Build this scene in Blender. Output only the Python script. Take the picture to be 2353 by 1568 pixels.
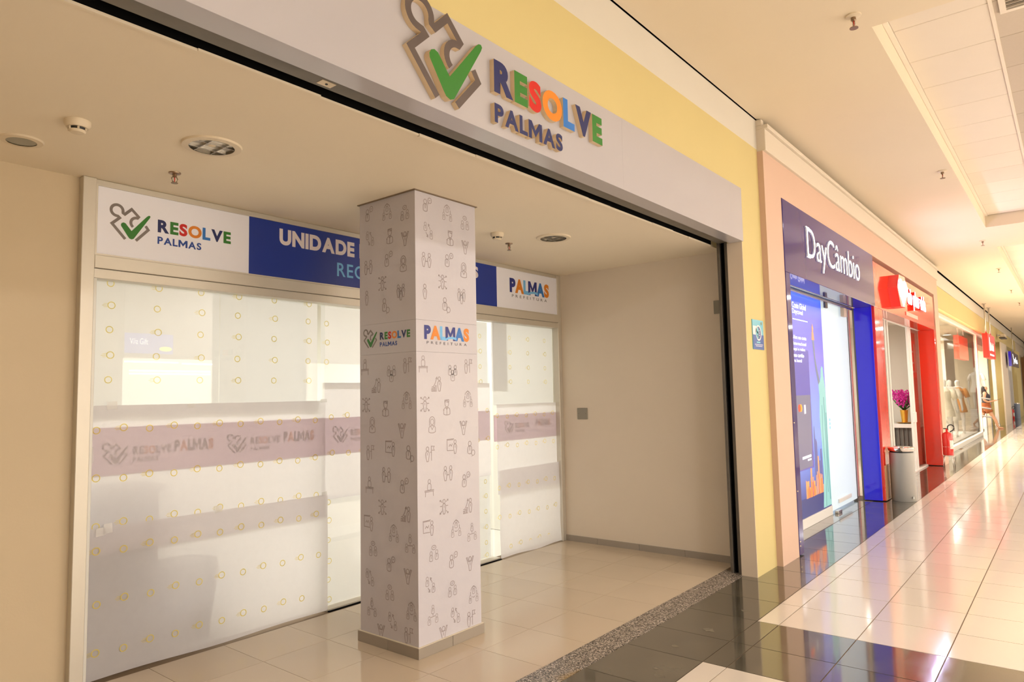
import bpy, bmesh, math, random
from mathutils import Vector, Matrix
from mathutils.geometry import tessellate_polygon
random.seed(7)
for o in list(bpy.data.objects): bpy.data.objects.remove(o, do_unlink=True)
S = bpy.context.scene
COL = S.collection
# ------------------------------------------------------------------ camera
cam_d = bpy.data.cameras.new('camera'); cam = bpy.data.objects.new('camera', cam_d); COL.objects.link(cam)
yaw, pitch, roll = math.radians(50.9165), math.radians(4.5322), math.radians(-1.1619)
cam_d.sensor_width = 36.0; cam_d.lens = 36.0*1584.05/2353.0; cam_d.clip_end = 200; cam_d.clip_start = 0.05
fwd = Vector((math.sin(yaw)*math.cos(pitch), math.cos(yaw)*math.cos(pitch), math.sin(pitch)))
rt = Vector((math.cos(yaw), -math.sin(yaw), 0)); up = rt.cross(fwd)
r2 = rt*math.cos(roll)+up*math.sin(roll); u2 = -rt*math.sin(roll)+up*math.cos(roll)
cam.matrix_world = Matrix(((r2.x,u2.x,-fwd.x,0),(r2.y,u2.y,-fwd.y,0),(r2.z,u2.z,-fwd.z,1.6),(0,0,0,1)))
S.camera = cam
# ------------------------------------------------------------------ world, view
S.view_settings.view_transform = 'Standard'; S.view_settings.look = 'None'
S.view_settings.gamma = 1.0; S.view_settings.use_curve_mapping = False
S.view_settings.exposure = 0.28
W = bpy.data.worlds.new('world'); S.world = W; W.use_nodes = True
W.node_tree.nodes['Background'].inputs[0].default_value = (1.0, 0.94, 0.88, 1)
W.node_tree.nodes['Background'].inputs[1].default_value = 0.22
# ------------------------------------------------------------------ lights of the mall (rows of ceiling luminaires) and of the shops
def area(name, loc, size, power, color, rot=(0,0,0), sy=None, spread=None):
    l = bpy.data.lights.new(name, 'AREA'); l.energy = power; l.color = color; l.size = size
    if sy: l.shape = 'RECTANGLE'; l.size_y = sy
    else: l.shape = 'DISK'
    if spread: l.spread = spread
    o = bpy.data.objects.new(name, l); o.location = loc; o.rotation_euler = rot; COL.objects.link(o); return o
WARM = (1.0, 0.965, 0.955)
for i in range(16):
    area('mall_luminaire', (-4.2+3.4*i, -1.9, 4.17), 0.6, (14,24,58,40)[i] if i < 4 else 28, WARM)
for i in range(8):
    area('mall_luminaire', (1+7*i, -4.6, 4.17), 0.9, 36, WARM)
area('office_luminaire', (2.9, 6.3, 2.85), 2.0, 46, (1,0.97,0.93), sy=1.2)
area('office_luminaire', (5.2, 6.3, 2.85), 2.0, 50, (0.97,1.0,0.98), sy=1.2)
area('exchange_luminaire', (9.0, 4.0, 2.85), 1.5, 60, (0.85,0.95,1.0), sy=1.5)
area('clinic_luminaire', (14.4, 3.9, 2.85), 2.0, 75, (1,0.96,0.88), sy=1.2)
area('boutique_luminaire', (20.5, 4.2, 3.2), 4.0, 640, (1,0.95,0.88), sy=2.0)
area('boutique_luminaire', (26.0, 4.2, 3.2), 4.0, 560, (1,0.95,0.88), sy=2.0)
area('boutique_luminaire', (31.0, 4.4, 3.2), 3.0, 240, (1,0.95,0.88), sy=2.0)
for i in range(4): area('opposite_luminaire', (1.5+7.5*i, -7.3, 3.1), 6.0, 410, (1,0.96,0.93), sy=2.6)
# ------------------------------------------------------------------ materials
MATS = {}
def srgb(r, g, b):
    f = lambda c: (c/255/12.92 if c <= 10.3 else ((c/255+0.055)/1.055)**2.4)
    return (f(r), f(g), f(b), 1)
def mat(name, col, rough=0.5, metal=0.0, noise=0.0, nscale=3.0, bump=0.0, bscale=60.0, emit=0.0, ecol=None, spec=0.5, coat=0.0, rvar=0.0, objrand=0.0):
    if name in MATS: return MATS[name]
    m = bpy.data.materials.new(name); m.use_nodes = True; nt = m.node_tree; N = nt.nodes; L = nt.links
    b = N['Principled BSDF']; b.inputs['Roughness'].default_value = rough; b.inputs['Metallic'].default_value = metal
    b.inputs['Specular IOR Level'].default_value = spec; b.inputs['Coat Weight'].default_value = coat; b.inputs['Coat Roughness'].default_value = 0.05
    b.inputs['Base Color'].default_value = col
    tc = N.new('ShaderNodeTexCoord')
    if noise > 0 or objrand > 0:
        mx = N.new('ShaderNodeMix'); mx.data_type = 'RGBA'; mx.blend_type = 'MULTIPLY'; mx.inputs[0].default_value = 1.0
        mx.inputs[6].default_value = col
        rg = N.new('ShaderNodeMapRange'); rg.inputs[3].default_value = 1-noise; rg.inputs[4].default_value = 1+noise*0.6
        nz = N.new('ShaderNodeTexNoise'); nz.inputs['Scale'].default_value = nscale; nz.inputs['Detail'].default_value = 5
        L.new(tc.outputs['Object'], nz.inputs['Vector']); L.new(nz.outputs['Fac'], rg.inputs[0])
        out = rg.outputs[0]
        if objrand > 0:
            oi = N.new('ShaderNodeObjectInfo'); r3 = N.new('ShaderNodeMapRange'); r3.inputs[3].default_value = 1-objrand; r3.inputs[4].default_value = 1+objrand
            L.new(oi.outputs['Random'], r3.inputs[0]); mu = N.new('ShaderNodeMath'); mu.operation = 'MULTIPLY'
            L.new(out, mu.inputs[0]); L.new(r3.outputs[0], mu.inputs[1]); out = mu.outputs[0]
        L.new(out, mx.inputs[7]); L.new(mx.outputs[2], b.inputs['Base Color'])
    if rvar > 0:
        nz2 = N.new('ShaderNodeTexNoise'); nz2.inputs['Scale'].default_value = 2.5; nz2.inputs['Detail'].default_value = 6
        g2 = N.new('ShaderNodeMapRange'); g2.inputs[1].default_value = 0.35; g2.inputs[2].default_value = 0.75; g2.inputs[3].default_value = rough; g2.inputs[4].default_value = rough+rvar
        L.new(tc.outputs['Object'], nz2.inputs['Vector']); L.new(nz2.outputs['Fac'], g2.inputs[0]); L.new(g2.outputs[0], b.inputs['Roughness'])
    if bump > 0:
        nb = N.new('ShaderNodeTexNoise'); nb.inputs['Scale'].default_value = bscale; nb.inputs['Detail'].default_value = 4
        bp = N.new('ShaderNodeBump'); bp.inputs['Strength'].default_value = bump; bp.inputs['Distance'].default_value = 0.01
        L.new(tc.outputs['Object'], nb.inputs['Vector']); L.new(nb.outputs['Fac'], bp.inputs['Height']); L.new(bp.outputs[0], b.inputs['Normal'])
    if emit > 0:
        b.inputs['Emission Color'].default_value = ecol or col; b.inputs['Emission Strength'].default_value = emit
    MATS[name] = m; return m
def glass(name, tint=(0.96,0.975,0.97,1), f0=1.45, gcol=(1,1,1,1)):
    if name in MATS: return MATS[name]
    m = bpy.data.materials.new(name); m.use_nodes = True; nt = m.node_tree; N = nt.nodes; L = nt.links; N.clear()
    out = N.new('ShaderNodeOutputMaterial'); t = N.new('ShaderNodeBsdfTransparent'); t.inputs[0].default_value = tint
    g = N.new('ShaderNodeBsdfGlossy'); g.inputs['Roughness'].default_value = 0.01; g.inputs['Color'].default_value = gcol
    lw = N.new('ShaderNodeLayerWeight'); pw = N.new('ShaderNodeMath'); pw.operation = 'POWER'; pw.inputs[1].default_value = 5.0
    f = N.new('ShaderNodeMath'); f.operation = 'MULTIPLY_ADD'; f.inputs[1].default_value = 0.95; f.inputs[2].default_value = 0.045; mx = N.new('ShaderNodeMixShader')
    lw.inputs[0].default_value = 0.5; L.new(lw.outputs['Facing'], pw.inputs[0]); L.new(pw.outputs[0], f.inputs[0])
    L.new(f.outputs[0], mx.inputs[0]); L.new(t.outputs[0], mx.inputs[1]); L.new(g.outputs[0], mx.inputs[2]); L.new(mx.outputs[0], out.inputs[0])
    MATS[name] = m; return m
def paper(name, col, tr=0.5, alpha=0.0):
    if name in MATS: return MATS[name]
    m = bpy.data.materials.new(name); m.use_nodes = True; nt = m.node_tree; N = nt.nodes; L = nt.links; N.clear()
    out = N.new('ShaderNodeOutputMaterial'); d = N.new('ShaderNodeBsdfDiffuse'); t = N.new('ShaderNodeBsdfTranslucent')
    tc = N.new('ShaderNodeTexCoord'); nz = N.new('ShaderNodeTexNoise'); nz.inputs['Scale'].default_value = 14; nz.inputs['Detail'].default_value = 8; nz.inputs['Roughness'].default_value = 0.7
    L.new(tc.outputs['Object'], nz.inputs['Vector']); rg = N.new('ShaderNodeMapRange'); rg.inputs[3].default_value = 0.94; rg.inputs[4].default_value = 1.02
    L.new(nz.outputs['Fac'], rg.inputs[0]); mc = N.new('ShaderNodeMix'); mc.data_type = 'RGBA'; mc.blend_type = 'MULTIPLY'; mc.inputs[0].default_value = 1; mc.inputs[6].default_value = col
    L.new(rg.outputs[0], mc.inputs[7]); L.new(mc.outputs[2], d.inputs[0]); L.new(mc.outputs[2], t.inputs[0])
    mx = N.new('ShaderNodeMixShader'); mx.inputs[0].default_value = tr; L.new(d.outputs[0], mx.inputs[1]); L.new(t.outputs[0], mx.inputs[2])
    if alpha > 0:
        tp = N.new('ShaderNodeBsdfTransparent'); m2 = N.new('ShaderNodeMixShader'); m2.inputs[0].default_value = alpha
        L.new(mx.outputs[0], m2.inputs[1]); L.new(tp.outputs[0], m2.inputs[2]); L.new(m2.outputs[0], out.inputs[0])
    else: L.new(mx.outputs[0], out.inputs[0])
    MATS[name] = m; return m
def emis(name, col, s):
    return mat(name, col, 0.4, emit=s, ecol=col)
def granite_mat():
    m = mat('granite', (0.2,0.17,0.14,1), 0.25); nt = m.node_tree; N = nt.nodes; L = nt.links; b = N['Principled BSDF']
    tc = N.new('ShaderNodeTexCoord'); v = N.new('ShaderNodeTexVoronoi'); v.inputs['Scale'].default_value = 140; v.inputs['Randomness'].default_value = 1
    r = N.new('ShaderNodeValToRGB'); e = r.color_ramp.elements
    e[0].position = 0.0; e[0].color = (0.05,0.043,0.036,1); e[1].position = 1.0; e[1].color = (0.55,0.47,0.40,1)
    k = r.color_ramp.elements.new(0.35); k.color = (0.10,0.085,0.07,1); k = r.color_ramp.elements.new(0.6); k.color = (0.30,0.25,0.205,1)
    sx = N.new('ShaderNodeSeparateColor'); L.new(tc.outputs['Object'], v.inputs['Vector']); L.new(v.outputs['Color'], sx.inputs[0]); L.new(sx.outputs[0], r.inputs[0])
    nz = N.new('ShaderNodeTexNoise'); nz.inputs['Scale'].default_value = 1.7; nz.inputs['Detail'].default_value = 3; L.new(tc.outputs['Object'], nz.inputs['Vector'])
    rg = N.new('ShaderNodeMapRange'); rg.inputs[1].default_value = 0.66; rg.inputs[2].default_value = 0.72; L.new(nz.outputs['Fac'], rg.inputs[0])
    mx = N.new('ShaderNodeMix'); mx.data_type = 'RGBA'; mx.inputs[7].default_value = (0.33,0.2,0.05,1); ml = N.new('ShaderNodeMath'); ml.operation = 'MULTIPLY'; ml.inputs[1].default_value = 0.6
    L.new(rg.outputs[0], ml.inputs[0]); L.new(ml.outputs[0], mx.inputs[0]); L.new(r.outputs[0], mx.inputs[6]); L.new(mx.outputs[2], b.inputs['Base Color']); return m
def poster_blue():
    m = mat('poster_blue_print', (0.05,0.08,0.5,1), 0.25); nt = m.node_tree; N = nt.nodes; L = nt.links; b = N['Principled BSDF']
    tc = N.new('ShaderNodeTexCoord'); sp = N.new('ShaderNodeSeparateXYZ'); L.new(tc.outputs['Generated'], sp.inputs[0]); r = N.new('ShaderNodeValToRGB'); e = r.color_ramp.elements
    e[0].position = 0.0; e[0].color = srgb(40,50,120); e[1].position = 1.0; e[1].color = srgb(40,95,235)
    for p, c in ((0.1,(60,75,150)),(0.3,(110,140,225)),(0.5,(120,140,225)),(0.72,(120,115,205)),(0.9,(60,70,200))):
        k = r.color_ramp.elements.new(p); k.color = srgb(*c)
    L.new(sp.outputs[2], r.inputs[0]); L.new(r.outputs[0], b.inputs['Base Color']); L.new(r.outputs[0], b.inputs['Emission Color']); b.inputs['Emission Strength'].default_value = 0.55; return m
M = dict(
 cream=mat('cream_paint', (0.64,0.515,0.34,1), 0.75, noise=0.03, bump=0.05, bscale=90),
 cream_ceiling=mat('cream_ceiling_paint', (0.89,0.775,0.59,1), 0.8, noise=0.04, nscale=1.2, bump=0.04, bscale=40),
 endwall=mat('end_wall_paint', (0.78,0.675,0.54,1), 0.75, noise=0.03, bump=0.05, bscale=90),
 yellow=mat('yellow_paint', (0.65,0.53,0.235,1), 0.7, noise=0.03, nscale=2, bump=0.04),
 bulkhead=mat('bulkhead_white_paint', (0.68,0.63,0.54,1), 0.7, noise=0.03),
 mallceil=mat('mall_ceiling_paint', (0.82,0.70,0.52,1), 0.8, noise=0.04, nscale=0.7, bump=0.03),
 panel=mat('ceiling_panel_white', (0.84,0.74,0.61,1), 0.75, noise=0.03, nscale=4, objrand=0.03),
 panelg=mat('ceiling_panel_grille', (0.58,0.49,0.38,1), 0.6, noise=0.05, nscale=40, objrand=0.03),
 pink=mat('peach_paint', (0.68,0.465,0.345,1), 0.7, noise=0.02, bump=0.04),
 mould=mat('moulding_white', (0.72,0.63,0.51,1), 0.65, noise=0.02),
 jamb=mat('jamb_paint', (0.72,0.60,0.46,1), 0.7, noise=0.03, bump=0.05),
 fascia=mat('fascia_white_acrylic', (0.475,0.45,0.465,1), 0.16, noise=0.01, coat=0.3),
 alu=mat('aluminium_frame', (0.66,0.61,0.52,1), 0.4, 0.4, noise=0.04, nscale=6),
 white_alu=mat('white_aluminium', (0.74,0.72,0.66,1), 0.4, 0.1, noise=0.03),
 rail=mat('dull_steel_rail', (0.19,0.17,0.14,1), 0.5, 0.3, noise=0.25, nscale=9),
 black=mat('black_void', (0.004,0.004,0.004,1), 0.9, spec=0.1),
 guide=mat('shutter_guide_steel', (0.17,0.15,0.125,1), 0.4, 0.6, noise=0.15, nscale=12),
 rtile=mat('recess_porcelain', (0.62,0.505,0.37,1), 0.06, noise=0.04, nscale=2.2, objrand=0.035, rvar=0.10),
 mtile=mat('mall_porcelain', (0.76,0.675,0.575,1), 0.07, noise=0.03, nscale=1.5, objrand=0.03, rvar=0.06),
 slate=mat('slate_tile', (0.115,0.10,0.072,1), 0.05, noise=0.55, nscale=3.2, objrand=0.15, rvar=0.12, coat=0.6),
 grout=mat('grout', (0.22,0.15,0.09,1), 0.8), grout_d=mat('grout_dark', (0.10,0.075,0.05,1), 0.8),
 skirt=mat('skirting_tile', (0.34,0.29,0.235,1), 0.3, noise=0.05, objrand=0.04),
 wrap=mat('column_vinyl_white', (0.59,0.555,0.59,1), 0.28, noise=0.015, bump=0.06, bscale=35),
 ink=mat('pictogram_grey_ink', (0.36,0.305,0.31,1), 0.4),
 signw=mat('sign_white_vinyl', (0.91,0.90,0.97,1), 0.4, noise=0.01),
 signb=mat('sign_blue_vinyl', srgb(28,55,150), 0.4, noise=0.02),
 mdf=mat('mdf_edge', (0.78,0.60,0.38,1), 0.7, noise=0.06, nscale=30),
 granite=granite_mat(), poster=poster_blue(),
 glass=glass('clear_glass'), glass_far=glass('shop_glass', (0.98,0.98,0.965,1), gcol=(0.5,0.5,0.5,1)),
 paperA=paper('paper_white', (0.84,0.815,0.80,1), 0.5), paperB=paper('paper_lower', (0.86,0.82,0.83,1), 0.5, 0.10),
 band=paper('film_lilac', (0.88,0.77,0.82,1), 0.62), tape=paper('clear_tape', (0.95,0.93,0.9,1), 0.3, 0.35),
 ring=paper('ring_yellow_ink', (0.92,0.76,0.22,1), 0.5), ringf=mat('ring_pale_ink', srgb(240,222,140), 0.5),
 steel=mat('brushed_steel', (0.62,0.60,0.56,1), 0.25, 1.0), chrome=mat('chrome', (0.85,0.84,0.82,1), 0.08, 1.0), brass=mat('sprinkler_metal', (0.35,0.25,0.17,1), 0.35, 0.9),
 plastic=mat('off_white_plastic', (0.78,0.66,0.48,1), 0.45, noise=0.03), dark=mat('dark_plastic', (0.012,0.012,0.012,1), 0.4),
 white=mat('white_gloss', (0.82,0.80,0.76,1), 0.3), louvre=mat('downlight_reflector', (0.30,0.27,0.22,1), 0.25, 0.8), frost=mat('frosted_lens', (0.36,0.34,0.27,1), 0.5),
 red=mat('red_acrylic', (0.86,0.035,0.012,1), 0.08, coat=0.5), redpaint=mat('red_enamel', (0.68,0.02,0.015,1), 0.2, coat=0.5),
 purple=mat('navy_acrylic', (0.05,0.03,0.17,1), 0.06, spec=0.25), blue=mat('royal_blue_acrylic', (0.012,0.006,0.50,1), 0.10, coat=0.4, emit=0.18, ecol=(0.03,0.01,0.85,1)),
 lit=emis('lit_white', (0.9,0.95,1,1), 3.0), filmglow=mat('lit_panel', (0.45,0.52,0.55,1), 0.35, emit=0.42, ecol=(0.80,0.93,1.0,1)), litpink=emis('lit_pink_white', (1,0.95,1,1), 3.5),
 gold=mat('gold_pot', (0.75,0.45,0.08,1), 0.3, 0.9), leaf=mat('leaf_green', (0.03,0.09,0.02,1), 0.5), magenta=mat('orchid_magenta', (0.62,0.01,0.30,1), 0.5, noise=0.15, nscale=20),
 roomw=mat('shop_white_wall', (0.82,0.78,0.70,1), 0.7), roomc=mat('shop_cream_wall', (0.86,0.76,0.58,1), 0.7), dgrey=mat('counter_grey', (0.13,0.12,0.105,1), 0.5),
 binm=mat('bin_grey_metal', (0.40,0.385,0.35,1), 0.42, 0.15), rubber=mat('black_rubber', (0.015,0.013,0.012,1), 0.6),
)
def cmat(n, r, g, b, rough=0.4, emit=0.0): return mat(n, srgb(r,g,b), rough, emit=emit)
NAVY=cmat('ink_navy',24,34,92); BLUE2=cmat('ink_blue',22,64,148); GREEN=cmat('ink_green',46,122,36); REDI=cmat('ink_red',205,22,8); ORANGE=cmat('ink_orange',226,132,26); LBLUE=cmat('ink_light_blue',40,115,195); GREY=cmat('ink_grey',128,118,114); SKY=cmat('ink_sky',120,190,240)
# ------------------------------------------------------------------ builders
WL = {}
def wloc(p): return WL.get(p.name, Vector((0,0,0))) if p else Vector((0,0,0))
def link(name, verts, faces, mats, parent=None, fm=None, smooth=False, kind=None):
    verts = [Vector(v) for v in verts]
    lo = Vector([min(v[i] for v in verts) for i in range(3)]); hi = Vector([max(v[i] for v in verts) for i in range(3)])
    c = Vector(((lo.x+hi.x)/2, (lo.y+hi.y)/2, lo.z))
    me = bpy.data.meshes.new(name); me.from_pydata([v-c for v in verts], [], faces)
    for m in (mats if isinstance(mats, (list, tuple)) else [mats]): me.materials.append(m)
    if fm: 
        for p, i in zip(me.polygons, fm): p.material_index = i
    if smooth: 
        for p in me.polygons: p.use_smooth = True
    o = bpy.data.objects.new(name, me); COL.objects.link(o)
    if parent: o.parent = parent
    o.location = c - wloc(parent); WL[o.name] = c
    if kind: o['kind'] = kind
    return o
def bm_link(name, bm, mats, parent=None, fmfun=None, smooth=False, kind=None):
    bm.verts.index_update()
    vs = [v.co.copy() for v in bm.verts]; fs = [[v.index for v in f.verts] for f in bm.faces]
    bm.normal_update(); fm = [fmfun(f) for f in bm.faces] if fmfun else [f.material_index for f in bm.faces]
    bm.free(); return link(name, vs, fs, mats, parent, fm, smooth, kind)
def tag(o, label=None, cat=None, group=None, kind=None):
    if label: o['label'] = label
    if cat: o['category'] = cat
    if group: o['group'] = group
    if kind: o['kind'] = kind
    return o
def thing(name, loc, label, cat, group=None):
    o = bpy.data.objects.new(name, None); COL.objects.link(o); o.location = loc; o.empty_display_size = 0.1; WL[o.name] = Vector(loc)
    return tag(o, label, cat, group)
def addbox(bm, b, bev=0.0, mi=0):
    x0,x1,y0,y1,z0,z1 = b
    r = bmesh.ops.create_cube(bm, size=1.0); vs = r['verts']
    for v in vs: v.co = Vector(((x0+x1)/2+v.co.x*(x1-x0), (y0+y1)/2+v.co.y*(y1-y0), (z0+z1)/2+v.co.z*(z1-z0)))
    fs = list({f for v in vs for f in v.link_faces})
    for f in fs: f.material_index = mi
    if bev > 0: bmesh.ops.bevel(bm, geom=list({e for f in fs for e in f.edges}), offset=bev, segments=1, affect='EDGES')
def box(name, b, m, parent=None, bev=0.0, kind=None):
    bm = bmesh.new(); addbox(bm, b, bev); return bm_link(name, bm, m, parent, kind=kind)
def boxes(name, bl, m, parent=None, bev=0.0, kind=None):
    bm = bmesh.new()
    for b in bl: addbox(bm, b, bev)
    return bm_link(name, bm, m, parent, kind=kind)
def struct(name, bl, m, label=None, bev=0.0, parent=None):
    bl = bl if isinstance(bl, list) else [bl]
    if name.startswith('wall') or name.startswith('trim'):          # every wall piece is a body of its own
        os_ = [tag(boxes(name, [b], m, None, bev), label, None, None, 'structure') for b in bl]; return os_[0]
    return tag(boxes(name, bl, m, None, bev), label, None, None, 'structure')
def lathe(name, prof, c, m, parent=None, seg=32, axis='Z', smooth=True, mi=None, caps=True):
    vs = []; fs = []; fm = []
    for (r, z) in prof:
        for k in range(seg):
            a = 2*math.pi*k/seg; p = (r*math.cos(a), r*math.sin(a), z)
            if axis == 'Y': p = (p[0], z, p[1])
            if axis == 'X': p = (z, p[0], p[1])
            vs.append((c[0]+p[0], c[1]+p[1], c[2]+p[2]))
    for i in range(len(prof)-1):
        for k in range(seg):
            a, b = i*seg+k, i*seg+(k+1)%seg; fs.append((a, b, b+seg, a+seg)); fm.append(mi[i] if mi else 0)
    for i, rev in ((0, True), (len(prof)-1, False)):
        if caps and prof[i][0] > 1e-4:
            l = [i*seg+k for k in range(seg)]; fs.append(l[::-1] if rev else l); fm.append(mi[min(i, len(prof)-2)] if mi else 0)
    o = link(name, vs, fs, m, parent, fm, smooth)
    if smooth: 
        try: o.data.set_sharp_from_angle(angle=math.radians(35))
        except Exception: pass
    return o
def tube(name, pts, r, m, parent=None, seg=8, closed=False):
    bm = bmesh.new(); pts = [Vector(p) for p in pts]; n = len(pts); rings = []
    for i, p in enumerate(pts):
        if closed: d = pts[(i+1)%n]-pts[i-1]
        else: d = pts[min(i+1,n-1)]-pts[max(i-1,0)]
        d.normalize(); a = d.cross(Vector((0,0,1))); a = a if a.length > 1e-3 else Vector((1,0,0)); a.normalize(); b = d.cross(a)
        rr = r[i] if isinstance(r, (list, tuple)) else r
        rings.append([bm.verts.new(p+a*rr*math.cos(2*math.pi*k/seg)+b*rr*math.sin(2*math.pi*k/seg)) for k in range(seg)])
    for i in range(n if closed else n-1):
        A, B = rings[i], rings[(i+1)%n]
        for k in range(seg): bm.faces.new((A[k], A[(k+1)%seg], B[(k+1)%seg], B[k]))
    if not closed: bm.faces.new(rings[0][::-1]); bm.faces.new(rings[-1])
    bmesh.ops.recalc_face_normals(bm, faces=bm.faces); return bm_link(name, bm, m, parent, smooth=True)
# flat artwork: 2-D shapes (u to the reader's right, v up) laid on a vertical plane.  frame = (origin, u axis, normal towards the reader)
FRONT = (Vector((1,0,0)), Vector((0,-1,0))); SIDE = (Vector((0,-1,0)), Vector((-1,0,0)))
def art(name, polys2, frame, org, depth, mats, parent=None, lift=0.0, mi=None):
    """polys2: list of (verts2d, faces) ; extruded by depth behind the front face, front face lifted off the surface"""
    U, Nn = frame; org = Vector(org); vs = []; fs = []; fm = []
    for vv, ff in polys2:
        b = len(vs); n = len(vv)
        for (u, v) in vv: vs.append(org+U*u+Vector((0,0,v))+Nn*(lift+depth))
        edges = {}
        for f in ff:
            fs.append([b+i for i in f]); fm.append(0)
            for i in range(len(f)): edges.setdefault(frozenset((f[i], f[(i+1)%len(f)])), []).append((f[i], f[(i+1)%len(f)]))
        if depth > 0:
            for (u, v) in vv: vs.append(org+U*u+Vector((0,0,v))+Nn*lift)
            for k, l in edges.items():
                if len(l) == 1: i, j = l[0]; fs.append([b+j, b+i, b+n+i, b+n+j]); fm.append(1)
    return link(name, vs, fs, mats, parent, fm)
def poly(pts):
    a = sum(pts[i][0]*pts[(i+1)%len(pts)][1]-pts[(i+1)%len(pts)][0]*pts[i][1] for i in range(len(pts)))
    if a < 0: pts = pts[::-1]
    out = []
    for t in tessellate_polygon([[Vector((p[0], p[1], 0)) for p in pts]]):
        a = (pts[t[1]][0]-pts[t[0]][0])*(pts[t[2]][1]-pts[t[0]][1])-(pts[t[2]][0]-pts[t[0]][0])*(pts[t[1]][1]-pts[t[0]][1])
        if abs(a) > 1e-12: out.append(tuple(t) if a > 0 else tuple(t)[::-1])
    return (list(pts), out)
def ribbon(pts, w, closed=False):
    P = [Vector(p) for p in pts]; n = len(P); L = []; Rr = []
    for i in range(n):
        a = P[i]-P[i-1] if (i > 0 or closed) else P[1]-P[0]; b = P[(i+1)%n]-P[i] if (i < n-1 or closed) else P[-1]-P[-2]
        a.normalize(); b.normalize(); na = Vector((-a.y, a.x)); nb = Vector((-b.y, b.x)); m = na+nb
        m = m.normalized() if m.length > 1e-6 else na; k = w/2/max(0.35, m.dot(na)); L.append(P[i]+m*k); Rr.append(P[i]-m*k)
    vv = [tuple(p) for p in L]+[tuple(p) for p in Rr]; ff = []
    for i in range(n if closed else n-1): j = (i+1)%n; ff.append((i, n+i, n+j, j))
    return (vv, ff)
def arc(cx, cy, rx, ry, a0, a1, n=12): return [(cx+rx*math.cos(math.radians(a0+(a1-a0)*i/n)), cy+ry*math.sin(math.radians(a0+(a1-a0)*i/n))) for i in range(n+1)]
def circ(cx, cy, rx, ry=None, n=14): return arc(cx, cy, rx, ry or rx, 0, 360, n)[:-1]
_G = {}
def glyph(ch, bold=0.0):
    k = (ch, bold)
    if ch == 'M' and bold > 0.02: b_ = 0.19+bold; _G[k] = poly([(x*0.86, y*0.72) for x, y in [(0,0),(0,1),(b_,1),(0.5,0.52),(1-b_,1),(1,1),(1,0),(1-b_*0.98,0),(1-b_*0.98,0.60),(0.5,0.14),(b_*0.98,0.60),(b_*0.98,0)]])
    if k in _G: return _G[k]
    c = bpy.data.curves.new('g', 'FONT'); c.body = ch; c.size = 1; c.offset = bold; c.resolution_u = 5; o = bpy.data.objects.new('g', c); COL.objects.link(o)
    dg = bpy.context.evaluated_depsgraph_get(); me = o.evaluated_get(dg).to_mesh()
    vv = [(v.co.x, v.co.y) for v in me.vertices]; ff = []
    for p in me.polygons:
        f = tuple(p.vertices); a = sum(vv[f[i]][0]*vv[f[(i+1)%len(f)]][1]-vv[f[(i+1)%len(f)]][0]*vv[f[i]][1] for i in range(len(f)))
        if abs(a) > 1e-10: ff.append(f if a > 0 else f[::-1])
    o.evaluated_get(dg).to_mesh_clear(); bpy.data.objects.remove(o); bpy.data.curves.remove(c); _G[k] = (vv, ff); return _G[k]
def bb(vv): return min(v[0] for v in vv), max(v[0] for v in vv), min(v[1] for v in vv), max(v[1] for v in vv)
def fit(g, u0, u1, v0, v1):
    vv, ff = g; a, b, c, d = bb(vv); return ([(u0+(x-a)/max(b-a,1e-6)*(u1-u0), v0+(y-c)/max(d-c,1e-6)*(v1-v0)) for x, y in vv], ff)
def word(s, u0, u1, v0, v1, bold=0.0, gap=0.06):
    """letters of a capital word, each its own shape, spread from u0 to u1 between v0 and v1"""
    gs = [glyph(ch, bold) for ch in s]; ws = [bb(g[0])[1]-bb(g[0])[0] for g in gs]; tot = sum(ws)+gap*(len(s)-1); k = (u1-u0)/tot; out = []; u = u0
    for g, w in zip(gs, ws): out.append(fit(g, u, u+w*k, v0, v1)); u += (w+gap)*k
    return out
def phrase(s, u0, u1, v0, v1, bold=0.0):
    """letters of a running text on its base line, each its own shape"""
    raw = []; l_ = bb(glyph('l', bold)[0])[1]
    for i, ch in enumerate(s):
        if ch == ' ': continue
        adv = bb(glyph(s[:i]+'l', bold)[0])[1]-l_ if i else 0.0; vv, ff = glyph(ch, bold); raw.append(([(x+adv, y) for x, y in vv], ff))
    a, b, c, d = bb([p for r in raw for p in r[0]])
    return [([(u0+(x-a)/(b-a)*(u1-u0), v0+(y-c)/(d-c)*(v1-v0)) for x, y in vv], ff) for vv, ff in raw]
# ------------------------------------------------------------------ setting: floor
floor = struct('floor', [(-6,60,-5.6,2.9,-0.10,-0.004),(-1.2,6.5,2.9,4.6,-0.10,-0.004)], M['grout'], 'polished porcelain and slate tile floor of the mall')
def tile_set(name, xs, ys, m, gap, mask=None, far=None):
    cache = {}
    for i in range(len(xs)-1):
        for j in range(len(ys)-1):
            x0, x1, y0, y1 = xs[i], xs[i+1], ys[j], ys[j+1]
            if mask and not mask(x0, x1, y0, y1): continue
            w, d = round(x1-x0-gap, 3), round(y1-y0-gap, 3); k = (w, d)
            if k not in cache:
                bm = bmesh.new(); addbox(bm, (-w/2,w/2,-d/2,d/2,-0.004,0.0)); o = bm_link(name, bm, m, floor); cache[k] = o.data
                o.location = Vector(((x0+x1)/2,(y0+y1)/2,-0.004))-wloc(floor)
            else:
                o = bpy.data.objects.new(name, cache[k]); COL.objects.link(o); o.parent = floor; o.location = Vector(((x0+x1)/2,(y0+y1)/2,-0.004))-wloc(floor)
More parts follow.
